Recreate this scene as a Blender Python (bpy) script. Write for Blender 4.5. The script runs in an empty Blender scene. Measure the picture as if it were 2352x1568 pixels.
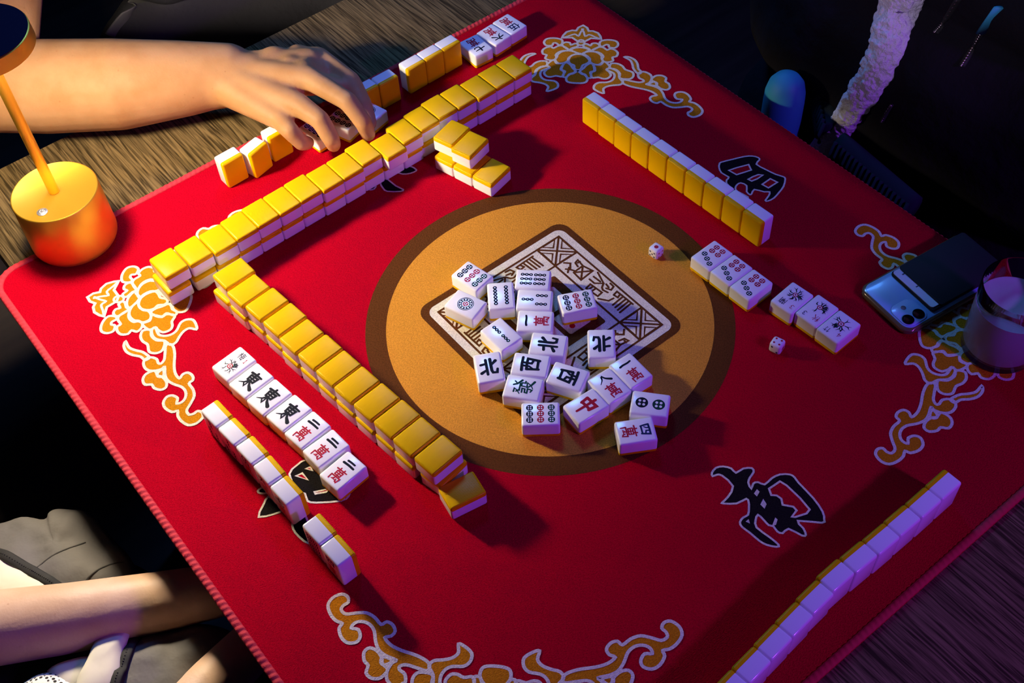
import bpy, bmesh, math, random
from mathutils import Vector, Matrix, noise
from mathutils.bvhtree import BVHTree
from mathutils.geometry import tessellate_polygon

S = bpy.context.scene
COL = S.collection
K = 1 / 1.2                     # drawing units to metres (the whole scene is converted at the end)
Z0 = 0.90                      # upper face of the mat, in drawing units (0.75 m)
random.seed(7)
R = math.radians

# ------------------------------------------------------------------ camera
CAM_LOC = Vector((-0.53355, -0.67272, Z0 + 1.04299)) * K
cam = bpy.data.cameras.new('camera')
cam.sensor_width = 36.0
cam.lens = 42.126
cam.clip_start = 0.02
camo = bpy.data.objects.new('camera', cam)
camo.location = CAM_LOC
camo.rotation_euler = (R(38.39161), R(2.52874), R(-38.69785))
COL.objects.link(camo)
S.camera = camo

# ------------------------------------------------------------------ colour management, world, lights
S.view_settings.view_transform = 'Standard'
S.view_settings.look = 'None'
S.view_settings.gamma = 1.0
S.view_settings.use_curve_mapping = False
S.view_settings.exposure = 0.0
w = bpy.data.worlds.new('dim_room')
S.world = w
w.use_nodes = True
w.node_tree.nodes['Background'].inputs[0].default_value = (0.10, 0.09, 0.30, 1)
w.node_tree.nodes['Background'].inputs[1].default_value = 0.045


def area(name, loc, target, size, color, power):
    d = bpy.data.lights.new(name, 'AREA')
    d.shape = 'DISK'
    d.size = size * K
    d.color = color
    d.energy = power * K * K
    o = bpy.data.objects.new(name, d)
    o.location = Vector(loc) * K
    o.rotation_euler = (Vector(target) - Vector(loc)).to_track_quat('-Z', 'Y').to_euler()
    COL.objects.link(o)
    return o


area('purple_spot', (0.42, -1.75, Z0 + 1.12), (0.0, -0.2, Z0), 0.16, (0.34, 0.06, 1.0), 18.0)
area('blue_spot', (0.585, 1.12, Z0 + 1.5), (0.05, 0.0, Z0), 0.34, (0.09, 0.31, 1.0), 14.0)
LAMP_POWER = 1.0
LAMP_STRENGTH = 11.8
LAMP_EVEN = 10.8

sd = bpy.data.lights.new('lavender_fill', 'SPOT')     # narrow added light, source unseen, brightening the fleece of the person at right
sd.spot_size = R(13)
sd.spot_blend = 0.6
sd.shadow_soft_size = 0.06
sd.color = (0.75, 0.62, 1.0)
sd.energy = 60.0
so = bpy.data.objects.new('lavender_fill', sd)
so.location = Vector((-1.5, -1.0, Z0 + 1.3)) * K
so.rotation_euler = (Vector((0.55, -0.06, Z0 + 0.33)) * K - so.location).to_track_quat('-Z', 'Y').to_euler()
COL.objects.link(so)

# ------------------------------------------------------------------ materials
MATS = {}


def mat(name, color, rough=0.5, metal=0.0, spec=0.5, coat=0.0, emit=None, trans=0.0, ior=1.45, sheen=0.0):
    m = bpy.data.materials.new(name)
    m.use_nodes = True
    b = m.node_tree.nodes['Principled BSDF']
    b.inputs['Base Color'].default_value = (*color, 1)
    b.inputs['Roughness'].default_value = rough
    b.inputs['Metallic'].default_value = metal
    b.inputs['Specular IOR Level'].default_value = spec
    b.inputs['Coat Weight'].default_value = coat
    b.inputs['Coat Roughness'].default_value = 0.08
    b.inputs['Transmission Weight'].default_value = trans
    b.inputs['IOR'].default_value = ior
    b.inputs['Sheen Weight'].default_value = sheen
    if emit:
        b.inputs['Emission Color'].default_value = (*emit[:3], 1)
        b.inputs['Emission Strength'].default_value = emit[3]
    MATS[name] = m
    return m


def nodes(m):
    nt = m.node_tree
    return nt, nt.nodes, nt.links, nt.nodes['Principled BSDF']


def add_bump(m, kind='noise', scale=400, dist=0.001, strength=0.5, stretch=(1, 1, 1), detail=2, mix=0.0):
    nt, N, L, b = nodes(m)
    tc = N.new('ShaderNodeTexCoord')
    mp = N.new('ShaderNodeMapping')
    mp.inputs['Scale'].default_value = stretch
    L.new(tc.outputs['Object'], mp.inputs['Vector'])
    t = N.new('ShaderNodeTexNoise')
    t.inputs['Scale'].default_value = scale
    t.inputs['Detail'].default_value = detail
    L.new(mp.outputs[0], t.inputs['Vector'])
    bp = N.new('ShaderNodeBump')
    bp.inputs['Strength'].default_value = strength
    bp.inputs['Distance'].default_value = dist
    L.new(t.outputs['Fac'], bp.inputs['Height'])
    L.new(bp.outputs[0], b.inputs['Normal'])
    return t


def vary(m, c1, c2, scale, stretch=(1, 1, 1), detail=3, lo=0.35, hi=0.65, rot=0.0):
    """base colour mottled between two colours"""
    nt, N, L, b = nodes(m)
    tc = N.new('ShaderNodeTexCoord')
    mp = N.new('ShaderNodeMapping')
    mp.inputs['Scale'].default_value = stretch
    mp.inputs['Rotation'].default_value = (0, 0, rot)
    L.new(tc.outputs['Object'], mp.inputs['Vector'])
    t = N.new('ShaderNodeTexNoise')
    t.inputs['Scale'].default_value = scale
    t.inputs['Detail'].default_value = detail
    L.new(mp.outputs[0], t.inputs['Vector'])
    r = N.new('ShaderNodeValToRGB')
    r.color_ramp.elements[0].position = lo
    r.color_ramp.elements[0].color = (*c1, 1)
    r.color_ramp.elements[1].position = hi
    r.color_ramp.elements[1].color = (*c2, 1)
    L.new(t.outputs['Fac'], r.inputs[0])
    L.new(r.outputs[0], b.inputs['Base Color'])
    return t


def cloth_print(name, color, speck=0.12):
    """napped knit cloth: ribs of yarn running along one direction, with fine fuzz"""
    m = mat(name, color, rough=0.95, spec=0.02)
    nt, N, L, b = nodes(m)
    tc = N.new('ShaderNodeTexCoord')
    mp = N.new('ShaderNodeMapping')
    mp.inputs['Rotation'].default_value = (0, 0, R(38))
    mp.inputs['Scale'].default_value = (620, 1250, 620)
    L.new(tc.outputs['Object'], mp.inputs['Vector'])
    t = N.new('ShaderNodeTexNoise')
    t.inputs['Scale'].default_value = 1.0
    t.inputs['Detail'].default_value = 2.5
    t.inputs['Distortion'].default_value = 0.2
    L.new(mp.outputs[0], t.inputs['Vector'])
    bp = N.new('ShaderNodeBump')
    bp.inputs['Strength'].default_value = 0.8
    bp.inputs['Distance'].default_value = 0.0011
    L.new(t.outputs['Fac'], bp.inputs['Height'])
    L.new(bp.outputs[0], b.inputs['Normal'])
    r = N.new('ShaderNodeValToRGB')
    k = 1 - speck * 2.2
    k2 = 1 + speck * 1.6
    r.color_ramp.elements[0].position = 0.36
    r.color_ramp.elements[0].color = (*[c * k for c in color], 1)
    r.color_ramp.elements[1].position = 0.66
    r.color_ramp.elements[1].color = (*[min(1, c * k2) for c in color], 1)
    L.new(t.outputs['Fac'], r.inputs[0])
    L.new(r.outputs[0], b.inputs['Base Color'])
    return m


cloth_print('mat_red', (0.43, 0.0012, 0.014), 0.12)
cloth_print('mat_orange', (0.54, 0.21, 0.008), 0.10)
cloth_print('mat_tan', (0.63, 0.275, 0.032), 0.10)
cloth_print('mat_brown', (0.105, 0.036, 0.010), 0.12)
cloth_print('mat_white', (0.72, 0.68, 0.56), 0.08)
cloth_print('mat_black', (0.012, 0.010, 0.010), 0.15)
m = mat('mat_stitch', (0.55, 0.035, 0.05), 0.8, spec=0.25)
add_bump(m, scale=900, dist=0.0006, strength=0.5)

m = mat('table_wood', (0.15, 0.09, 0.04), 0.6, spec=0.08)
vary(m, (0.036, 0.024, 0.010), (0.20, 0.135, 0.058), 1.0, (400, 15, 40), 8, 0.38, 0.64, R(4))
nt, N, L, b = nodes(m)
_t = [n for n in N if n.type == 'TEX_NOISE'][0]
_t.inputs['Distortion'].default_value = 0.9
bp = N.new('ShaderNodeBump')
bp.inputs['Strength'].default_value = 0.5
bp.inputs['Distance'].default_value = 0.001
L.new(_t.outputs['Fac'], bp.inputs['Height'])
L.new(bp.outputs[0], b.inputs['Normal'])
mat('table_edge', (0.035, 0.028, 0.024), 0.5)
mat('table_leg', (0.02, 0.02, 0.022), 0.45, metal=0.6)

mat('tile_white', (0.88, 0.88, 0.89), 0.15, spec=0.5)
m = mat('tile_yellow', (0.84, 0.50, 0.002), 0.30, spec=0.10)
nt, N, L, b = nodes(m)          # the fine parallel milling lines on the tile backs
tc = N.new('ShaderNodeTexCoord')
wv = N.new('ShaderNodeTexWave')
wv.wave_type = 'BANDS'
wv.bands_direction = 'X'
wv.inputs['Scale'].default_value = 250
wv.inputs['Distortion'].default_value = 0.4
bp = N.new('ShaderNodeBump')
bp.inputs['Strength'].default_value = 0.12
bp.inputs['Distance'].default_value = 0.0006
L.new(tc.outputs['Object'], wv.inputs['Vector'])
L.new(wv.outputs['Fac'], bp.inputs['Height'])
L.new(bp.outputs[0], b.inputs['Normal'])
mat('paint_black', (0.008, 0.010, 0.016), 0.5, spec=0.08)
mat('paint_blue', (0.010, 0.022, 0.075), 0.5, spec=0.08)
mat('paint_green', (0.008, 0.050, 0.030), 0.5, spec=0.08)
mat('paint_red', (0.42, 0.012, 0.030), 0.5, spec=0.08)
mat('paint_white', (0.80, 0.80, 0.82), 0.2)

m = mat('lamp_gold', (0.97, 0.56, 0.050), 0.43, metal=0.8)
add_bump(m, scale=1500, dist=0.0003, strength=0.25)
mat('lamp_top', (0.012, 0.016, 0.045), 0.35, metal=0.3)
mat('lamp_diffuser', (0.9, 0.85, 0.75), 0.5, emit=(1.0, 0.80, 0.55, 16.0))
mat('lamp_button', (0.75, 0.75, 0.78), 0.25, metal=0.8)
mat('lamp_button_mark', (0.9, 0.9, 0.92), 0.4)

mat('die_white', (0.85, 0.83, 0.85), 0.2, coat=0.3)
mat('die_red', (0.45, 0.006, 0.02), 0.3)
mat('die_blue', (0.015, 0.02, 0.09), 0.3)

mat('phone_back', (0.24, 0.52, 0.78), 0.3, coat=0.2)
mat('phone_case', (0.35, 0.42, 0.45), 0.15, trans=0.25, coat=0.4)
mat('phone_bumper', (0.20, 0.15, 0.08), 0.22, metal=0.4)
mat('phone_camera', (0.32, 0.58, 0.82), 0.3, coat=0.2)
mat('lens_ring', (0.25, 0.40, 0.55), 0.2, metal=0.8)
mat('lens_black', (0.002, 0.002, 0.003), 0.1)
mat('wallet_black', (0.007, 0.007, 0.009), 0.75)
m = mat('card_white', (0.80, 0.84, 0.90), 0.35)
mat('card_print', (0.05, 0.07, 0.09), 0.4)

mat('glass_clear', (0.93, 0.93, 0.97), 0.04, trans=1.0, ior=1.12)
m = mat('drink', (0.42, 0.45, 0.42), 0.35)
mat('bottle_blue', (0.03, 0.30, 0.42), 0.6)

m = mat('skin', (0.60, 0.33, 0.19), 0.55, spec=0.25)
vary(m, (0.44, 0.225, 0.088), (0.50, 0.275, 0.120), 36, detail=6)
b = m.node_tree.nodes['Principled BSDF']
b.inputs['Subsurface Weight'].default_value = 0.12
b.inputs['Subsurface Radius'].default_value = (0.012, 0.004, 0.002)
b.inputs['Subsurface Scale'].default_value = 0.5


def pores(m):
    nt, N, L, b = nodes(m)
    tc = N.new('ShaderNodeTexCoord')
    t1 = N.new('ShaderNodeTexNoise')
    t1.inputs['Scale'].default_value = 420
    t1.inputs['Detail'].default_value = 4
    L.new(tc.outputs['Object'], t1.inputs['Vector'])
    bp = N.new('ShaderNodeBump')
    bp.inputs['Strength'].default_value = 0.22
    bp.inputs['Distance'].default_value = 0.0008
    L.new(t1.outputs['Fac'], bp.inputs['Height'])
    L.new(bp.outputs[0], b.inputs['Normal'])
    # scattered freckles
    vo = N.new('ShaderNodeTexVoronoi')
    vo.inputs['Scale'].default_value = 75
    L.new(tc.outputs['Object'], vo.inputs['Vector'])
    rp = N.new('ShaderNodeValToRGB')
    rp.color_ramp.elements[0].position = 0.03
    rp.color_ramp.elements[0].color = (0.62, 0.45, 0.36, 1)
    rp.color_ramp.elements[1].position = 0.10
    rp.color_ramp.elements[1].color = (1, 1, 1, 1)
    L.new(vo.outputs['Distance'], rp.inputs[0])
    mx = N.new('ShaderNodeMix')
    mx.data_type = 'RGBA'
    mx.blend_type = 'MULTIPLY'
    mx.inputs['Factor'].default_value = 0.35
    src = b.inputs['Base Color'].links[0].from_socket
    L.new(src, mx.inputs[6])
    L.new(rp.outputs[0], mx.inputs[7])
    L.new(mx.outputs[2], b.inputs['Base Color'])


pores(m)
m2 = mat('skin_pale', (0.62, 0.40, 0.28), 0.5, spec=0.35)
vary(m2, (0.50, 0.32, 0.21), (0.56, 0.38, 0.27), 28, detail=5)
pores(m2)
mat('nail', (0.66, 0.40, 0.30), 0.3, spec=0.5)
mat('hair_dark', (0.012, 0.009, 0.007), 0.6)
for nm, c in (('shirt_black', (0.018, 0.018, 0.024)), ('jacket_black', (0.006, 0.005, 0.008)), ('trousers_dark', (0.010, 0.010, 0.013)), ('top_dark', (0.010, 0.009, 0.012))):
    m = mat(nm, c, 0.9, spec=0.2)
    add_bump(m, scale=60, dist=0.006, strength=0.5, detail=4)
mat('strap_grey', (0.045, 0.045, 0.046), 0.7)
m = mat('fleece_white', (0.62, 0.60, 0.66), 1.0, spec=0.1, sheen=0.4)
add_bump(m, scale=170, dist=0.006, strength=0.9, detail=4)
m = mat('rib_knit', (0.012, 0.020, 0.030), 0.95, spec=0.2)
mat('zip_metal', (0.5, 0.46, 0.4), 0.3, metal=1.0)
mat('zip_tape', (0.012, 0.012, 0.012), 0.8)
m = mat('jacket_grey', (0.115, 0.108, 0.102), 0.75, spec=0.3)
add_bump(m, scale=28, dist=0.01, strength=0.4, detail=4)
mat('jacket_seam', (0.03, 0.028, 0.026), 0.9)
m = mat('jacket_cream', (0.60, 0.57, 0.47), 0.8, spec=0.25)
add_bump(m, scale=26, dist=0.006, strength=0.4, detail=3)
m = mat('jacket_mesh', (0.62, 0.62, 0.60), 0.8, spec=0.2)
nt, N, L, b = nodes(m)
tc = N.new('ShaderNodeTexCoord')
vo = N.new('ShaderNodeTexVoronoi')
vo.inputs['Scale'].default_value = 260
vo.inputs['Randomness'].default_value = 0.15
rp = N.new('ShaderNodeValToRGB')
rp.color_ramp.elements[0].position = 0.33
rp.color_ramp.elements[0].color = (0.02, 0.02, 0.02, 1)
rp.color_ramp.elements[1].position = 0.42
rp.color_ramp.elements[1].color = (0.66, 0.65, 0.62, 1)
L.new(tc.outputs['Object'], vo.inputs['Vector'])
L.new(vo.outputs['Distance'], rp.inputs[0])
L.new(rp.outputs[0], b.inputs['Base Color'])
m = mat('floor_dark', (0.018, 0.013, 0.011), 0.6)
vary(m, (0.012, 0.009, 0.008), (0.028, 0.020, 0.016), 3, (1, 12, 1))
mat('wall_dark', (0.020, 0.017, 0.022), 0.9)
m = mat('seat_brown', (0.10, 0.035, 0.010), 0.6)
add_bump(m, scale=300, dist=0.001)


# ------------------------------------------------------------------ helpers
def link_mesh(name, bm, mats, parent=None, smooth=True, angle=None, flat=None):
    me = bpy.data.meshes.new(name)
    bm.to_mesh(me)
    bm.free()
    for mm in (mats if isinstance(mats, (list, tuple)) else [mats]):
        me.materials.append(MATS[mm])
    if smooth:
        for p in me.polygons:
            p.use_smooth = not (flat and p.area > flat)
        if angle:
            me.set_sharp_from_angle(angle=R(angle))
    o = bpy.data.objects.new(name, me)
    COL.objects.link(o)
    if parent:
        o.parent = parent
    return o


def tag(o, label=None, cat=None, group=None, kind=None):
    if label:
        o['label'] = label
    if cat:
        o['category'] = cat
    if group:
        o['group'] = group
    if kind:
        o['kind'] = kind
    return o


def thing(name, label, cat, loc=(0, 0, 0), rotz=0.0, group=None):
    o = bpy.data.objects.new(name, None)
    o.empty_display_size = 0.02
    o.location = loc
    o.rotation_euler = (0, 0, rotz)
    COL.objects.link(o)
    return tag(o, label, cat, group)


def box(bm, x0, x1, y0, y1, z0, z1, mi=0):
    vs = [bm.verts.new((x, y, z)) for z in (z0, z1) for y in (y0, y1) for x in (x0, x1)]
    for f in ((0, 2, 3, 1), (4, 5, 7, 6), (0, 1, 5, 4), (2, 6, 7, 3), (0, 4, 6, 2), (1, 3, 7, 5)):
        fc = bm.faces.new([vs[i] for i in f])
        fc.material_index = mi
    return vs


def round_box(bm, x0, x1, y0, y1, z0, z1, r, seg=3):
    box(bm, x0, x1, y0, y1, z0, z1)
    bmesh.ops.bevel(bm, geom=bm.edges[:] + bm.verts[:], offset=r, segments=seg, profile=0.5, affect='EDGES', clamp_overlap=True)
    bmesh.ops.recalc_face_normals(bm, faces=bm.faces[:])


def lathe(bm, prof, n=48, mi=0, cx=0.0, cy=0.0, cap=True):
    rings = []
    for r, z in prof:
        if r < 1e-6:
            rings.append([bm.verts.new((cx, cy, z))])
        else:
            rings.append([bm.verts.new((cx + r * math.cos(2 * math.pi * i / n), cy + r * math.sin(2 * math.pi * i / n), z)) for i in range(n)])
    for a, b in zip(rings, rings[1:]):
        for i in range(n):
            j = (i + 1) % n
            if len(a) == 1 and len(b) == 1:
                continue
            if len(a) == 1:
                f = bm.faces.new((a[0], b[j], b[i]))
            elif len(b) == 1:
                f = bm.faces.new((a[i], a[j], b[0]))
            else:
                f = bm.faces.new((a[i], a[j], b[j], b[i]))
            f.material_index = mi
    if cap:
        for ring, rev in ((rings[0], True), (rings[-1], False)):
            if len(ring) > 1:
                f = bm.faces.new(list(reversed(ring)) if rev else ring)
                f.material_index = mi


def catmull(pts, per=6, closed=False):
    pts = [Vector(p) for p in pts]
    n = len(pts)
    out = []
    rng = range(n) if closed else range(n - 1)
    for i in rng:
        if closed:
            p0, p1, p2, p3 = pts[i - 1], pts[i], pts[(i + 1) % n], pts[(i + 2) % n]
        else:
            p0, p1, p2, p3 = pts[max(i - 1, 0)], pts[i], pts[i + 1], pts[min(i + 2, n - 1)]
        for k in range(per):
            t = k / per
            out.append(0.5 * ((2 * p1) + (p2 - p0) * t + (2 * p0 - 5 * p1 + 4 * p2 - p3) * t * t + (3 * p1 - p0 - 3 * p2 + p3) * t ** 3))
    if not closed:
        out.append(pts[-1])
    return out


def tube(bm, pts, rad, n=12, mi=0, flat=1.0, up=Vector((0, 0, 1))):
    """tube along a path; rad a number or one per point; flat squeezes it along `up`"""
    pts = [Vector(p) for p in pts]
    rings = []
    for i, p in enumerate(pts):
        d = (pts[min(i + 1, len(pts) - 1)] - pts[max(i - 1, 0)]).normalized()
        s = d.cross(up)
        if s.length < 1e-4:
            s = d.cross(Vector((0, 1, 0)))
        s.normalize()
        u = s.cross(d).normalized()
        r = rad[i] if isinstance(rad, (list, tuple)) else rad
        rings.append([bm.verts.new(p + s * r * math.cos(2 * math.pi * k / n) + u * r * flat * math.sin(2 * math.pi * k / n)) for k in range(n)])
    for a, b in zip(rings, rings[1:]):
        for k in range(n):
            f = bm.faces.new((a[k], a[(k + 1) % n], b[(k + 1) % n], b[k]))
            f.material_index = mi
    bm.faces.new(rings[0]).material_index = mi
    bm.faces.new(list(reversed(rings[-1]))).material_index = mi


LAYER = [0]


def lift(z, step=6e-6, n=19):
    """every printed shape gets a hair of its own height so that overlapping prints stay clean"""
    LAYER[0] += 1
    return z + (LAYER[0] % n) * step


def poly(bm, pts, z, mi):
    """flat filled polygon (may be concave)"""
    z = lift(z)
    p3 = [Vector((p[0], p[1], 0)) for p in pts]
    tri = tessellate_polygon([p3])
    vs = [bm.verts.new((p.x, p.y, z)) for p in p3]
    crs = [(p3[b] - p3[a]).cross(p3[c] - p3[a]).z for a, b, c in tri]
    sgn = 1 if sum(crs) > 0 else -1
    for t, cr in zip(tri, crs):
        if cr * sgn < 1e-12:          # slivers and fold-backs of the outline
            continue
        t = t if sgn > 0 else tuple(reversed(t))
        try:
            f = bm.faces.new([vs[i] for i in t])
            f.material_index = mi
        except ValueError:
            pass


def ribbon(bm, pts, width, z, mi, closed=False, caps=True):
    """flat line of a given width (number, or one per point)"""
    P = [Vector((p[0], p[1])) for p in pts]
    n = len(P)
    z = lift(z)
    if closed and (P[0] - P[-1]).length < 1e-9:
        P.pop()
        n -= 1
    lr = []
    for i in range(n):
        a = P[i - 1] if (closed or i > 0) else P[i]
        c = P[(i + 1) % n] if (closed or i < n - 1) else P[i]
        d1 = (P[i] - a)
        d2 = (c - P[i])
        if d1.length < 1e-9:
            d1 = d2
        if d2.length < 1e-9:
            d2 = d1
        d1.normalize()
        d2.normalize()
        t = d1 + d2
        if t.length < 1e-4:
            t = d1
        t.normalize()
        nrm = Vector((-t.y, t.x))
        h = (width[i] if isinstance(width, (list, tuple)) else width) / 2
        k = min(1.6, 1.0 / max(0.3, nrm.dot(Vector((-d1.y, d1.x)))))
        lr.append((bm.verts.new((*(P[i] + nrm * h * k), z)), bm.verts.new((*(P[i] - nrm * h * k), z))))
    for i in range(n if closed else n - 1):
        a, b = lr[i], lr[(i + 1) % n]
        if (b[1].co - a[1].co).cross(b[0].co - a[1].co).z <= 0 or (b[0].co - a[1].co).cross(a[0].co - a[1].co).z <= 0:
            for tri in ((a[1], b[1], b[0]), (a[1], b[0], a[0])):      # folded at a tight inner bend: keep only what faces up
                if (tri[1].co - tri[0].co).cross(tri[2].co - tri[0].co).z > 1e-12:
                    f = bm.faces.new(tri)
                    f.material_index = mi
            continue
        try:
            f = bm.faces.new((a[1], b[1], b[0], a[0]))
            f.material_index = mi
        except ValueError:
            pass
    if caps and not closed:
        for i in (0, n - 1):
            h = (width[i] if isinstance(width, (list, tuple)) else width) / 2
            if h > 0:
                disc(bm, P[i].x, P[i].y, h, z - 3.5e-6, mi, 10)


def disc(bm, x, y, r, z, mi, n=20):
    f = bm.faces.new([bm.verts.new((x + r * math.cos(2 * math.pi * i / n), y + r * math.sin(2 * math.pi * i / n), z)) for i in range(n)])
    f.material_index = mi


def ring(bm, x, y, r0, r1, z, mi, n=32):
    a = [bm.verts.new((x + r0 * math.cos(2 * math.pi * i / n), y + r0 * math.sin(2 * math.pi * i / n), z)) for i in range(n)]
    b = [bm.verts.new((x + r1 * math.cos(2 * math.pi * i / n), y + r1 * math.sin(2 * math.pi * i / n), z)) for i in range(n)]
    for i in range(n):
        f = bm.faces.new((a[i], b[i], b[(i + 1) % n], a[(i + 1) % n]))
        f.material_index = mi


def capsule(bm, a, b, ra, rb, n=20, sq=1.0, up=(0, 0, 1)):
    """closed tapered limb segment with round ends; sq squeezes it along up"""
    a, b = Vector(a), Vector(b)
    d = b - a
    L_ = d.length
    d = d.normalized() if L_ > 1e-6 else Vector((0, 0, 1))
    u = Vector(up)
    s = d.cross(u)
    if s.length < 1e-3:
        s = d.cross(Vector((0, 1, 0)))
        if s.length < 1e-3:
            s = d.cross(Vector((1, 0, 0)))
    s.normalize()
    u = s.cross(d).normalized()
    prof = []
    for k in range(6):
        t = math.pi / 2 * k / 5
        prof.append((a - d * ra * math.cos(t), ra * math.sin(t)))
    for k in range(1, 6):
        t = math.pi / 2 * k / 5
        prof.append((b + d * rb * math.sin(t), rb * math.cos(t)))
    prof.insert(6, (b, rb))
    rings = []
    for c, r in prof:
        if r < 1e-6:
            rings.append([bm.verts.new(c)])
        else:
            rings.append([bm.verts.new(c + s * r * math.cos(2 * math.pi * i / n) + u * r * sq * math.sin(2 * math.pi * i / n)) for i in range(n)])
    for p, q in zip(rings, rings[1:]):
        for i in range(n):
            j = (i + 1) % n
            if len(p) == 1:
                bm.faces.new((p[0], q[i], q[j]))
            elif len(q) == 1:
                bm.faces.new((p[i], q[0], p[j]))
            else:
                bm.faces.new((p[i], q[i], q[j], p[j]))


def fuse(name, bm, material, voxel, smooth=6, parent=None, disp=None):
    """one continuous skin grown over overlapping limb shapes"""
    bmesh.ops.recalc_face_normals(bm, faces=bm.faces[:])
    o = link_mesh(name, bm, material, parent)
    md = o.modifiers.new('remesh', 'REMESH')
    md.mode = 'VOXEL'
    md.voxel_size = voxel
    md.use_smooth_shade = True
    sm = o.modifiers.new('smooth', 'SMOOTH')
    sm.factor = 0.5
    sm.iterations = smooth
    dg = bpy.context.evaluated_depsgraph_get()
    me = bpy.data.meshes.new_from_object(o.evaluated_get(dg))
    o.modifiers.clear()
    old = o.data
    o.data = me
    bpy.data.meshes.remove(old)
    if disp:
        nrm = [v.normal.copy() for v in o.data.vertices]
        new = [v.co + disp(v.co, nr) for v, nr in zip(o.data.vertices, nrm)]
        for v, c in zip(o.data.vertices, new):
            v.co = c
    for p in o.data.polygons:
        p.use_smooth = True
    return o


def bvh_of(*objs):
    vs, fs = [], []
    for o in objs:
        k = len(vs)
        vs += [o.matrix_world @ v.co for v in o.data.vertices]
        fs += [[i + k for i in p.vertices] for p in o.data.polygons]
    return BVHTree.FromPolygons(vs, fs)


def T(x, y, z=0.0):
    return Vector((x, y, Z0 + z))


# ------------------------------------------------------------------ floor and table
bm = bmesh.new()
box(bm, -2.6, 2.4, -2.4, 2.8, -0.05, 0.0)
tag(link_mesh('floor', bm, 'floor_dark', smooth=False), kind='structure')
for nm, b4 in (('wall_left', (-2.7, -2.6, -2.5, 2.9)), ('wall_right', (2.4, 2.5, -2.5, 2.9)), ('wall_back', (-2.6, 2.4, 2.8, 2.9)), ('wall_front', (-2.6, 2.4, -2.5, -2.4))):
    bm = bmesh.new()
    box(bm, *b4, 0.0, 3.2)
    tag(link_mesh(nm, bm, 'wall_dark', smooth=False), kind='structure')

TX0, TX1, TY0, TY1 = -0.4385, 0.408, -0.80, 0.660
table = thing('gaming_table', 'rectangular dark wooden table lying under the red mahjong mat', 'table', (0, 0, 0))
bm = bmesh.new()
round_box(bm, TX0, TX1, TY0, TY1, Z0 - 0.034, Z0 - 0.0035, 0.002, 2)
link_mesh('tabletop', bm, 'table_wood', table, angle=40, flat=1e-3)
bm = bmesh.new()
box(bm, TX0 + 0.03, TX1 - 0.03, TY0 + 0.03, TY1 - 0.03, Z0 - 0.075, Z0 - 0.0345)
link_mesh('apron', bm, 'table_edge', table, smooth=False)
for x in (TX0 + 0.06, TX1 - 0.06):
    for y in (TY0 + 0.06, TY1 - 0.06):
        bm = bmesh.new()
        tube(bm, [(x, y, 0.0), (x, y, 0.04), (x, y, Z0 - 0.0755)], [0.028, 0.024, 0.024], 16)
        link_mesh('leg', bm, 'table_leg', table, angle=40)

# ------------------------------------------------------------------ the mat
MX0, MX1, MY0, MY1, MR = -0.4680, 0.4600, -0.4810, 0.4836, 0.035
BX, BR = 0.4125, 0.036           # beyond BX the mat rolls over the table edge


def drape(u, z):
    """sheet coordinate u along x (and height above the sheet) to a point; past the edge it bends down"""
    if u <= BX:
        return u, z
    t = (u - BX) / BR
    return BX + (BR + z) * math.sin(t), -BR + (BR + z) * math.cos(t)


def yspan(u):
    lo, hi = MY0, MY1
    dd = min(u - MX0, MX1 - u)
    if dd < MR:
        k = MR - math.sqrt(max(0.0, MR * MR - (MR - dd) ** 2))
        lo, hi = lo + k, hi - k
    return lo, hi


us = [MX0 + MR * (1 - math.cos(math.pi / 2 * i / 8)) for i in range(9)]
us += [MX0 + MR + (BX - MX0 - MR) * i / 24 for i in range(1, 25)]
us += [BX + (MX1 - MR - BX) * i / 4 for i in range(1, 5)]
us += [MX1 - MR + MR * math.sin(math.pi / 2 * i / 8) for i in range(1, 9)]
NV = 40
bm = bmesh.new()
top, bot = [], []
for u in us:
    lo, hi = yspan(u)
    rt, rb = [], []
    for k in range(NV + 1):
        y = lo + (hi - lo) * k / NV
        x, z = drape(u, 0.0)
        rt.append(bm.verts.new((x, y, z)))
        x, z = drape(u, -0.003)
        rb.append(bm.verts.new((x, y, z)))
    top.append(rt)
    bot.append(rb)
n = len(us)
for i in range(n - 1):
    for k in range(NV):
        bm.faces.new((top[i][k], top[i + 1][k], top[i + 1][k + 1], top[i][k + 1]))
        bm.faces.new((bot[i][k], bot[i][k + 1], bot[i + 1][k + 1], bot[i + 1][k]))
    for k in (0, NV):
        bm.faces.new((top[i][k], top[i + 1][k], bot[i + 1][k], bot[i][k]))
for i in (0, n - 1):
    for k in range(NV):
        bm.faces.new((top[i][k], top[i][k + 1], bot[i][k + 1], bot[i][k]))
bmesh.ops.recalc_face_normals(bm, faces=bm.faces[:])
MI = {'red': 0, 'orange': 1, 'tan': 2, 'brown': 3, 'white': 4, 'black': 5}
L1, L2, L3, L4, L5 = 0.00012, 0.00024, 0.00036, 0.00048, 0.00060


def mm(pts):
    return [(x / 1000, y / 1000) for x, y in pts]


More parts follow.
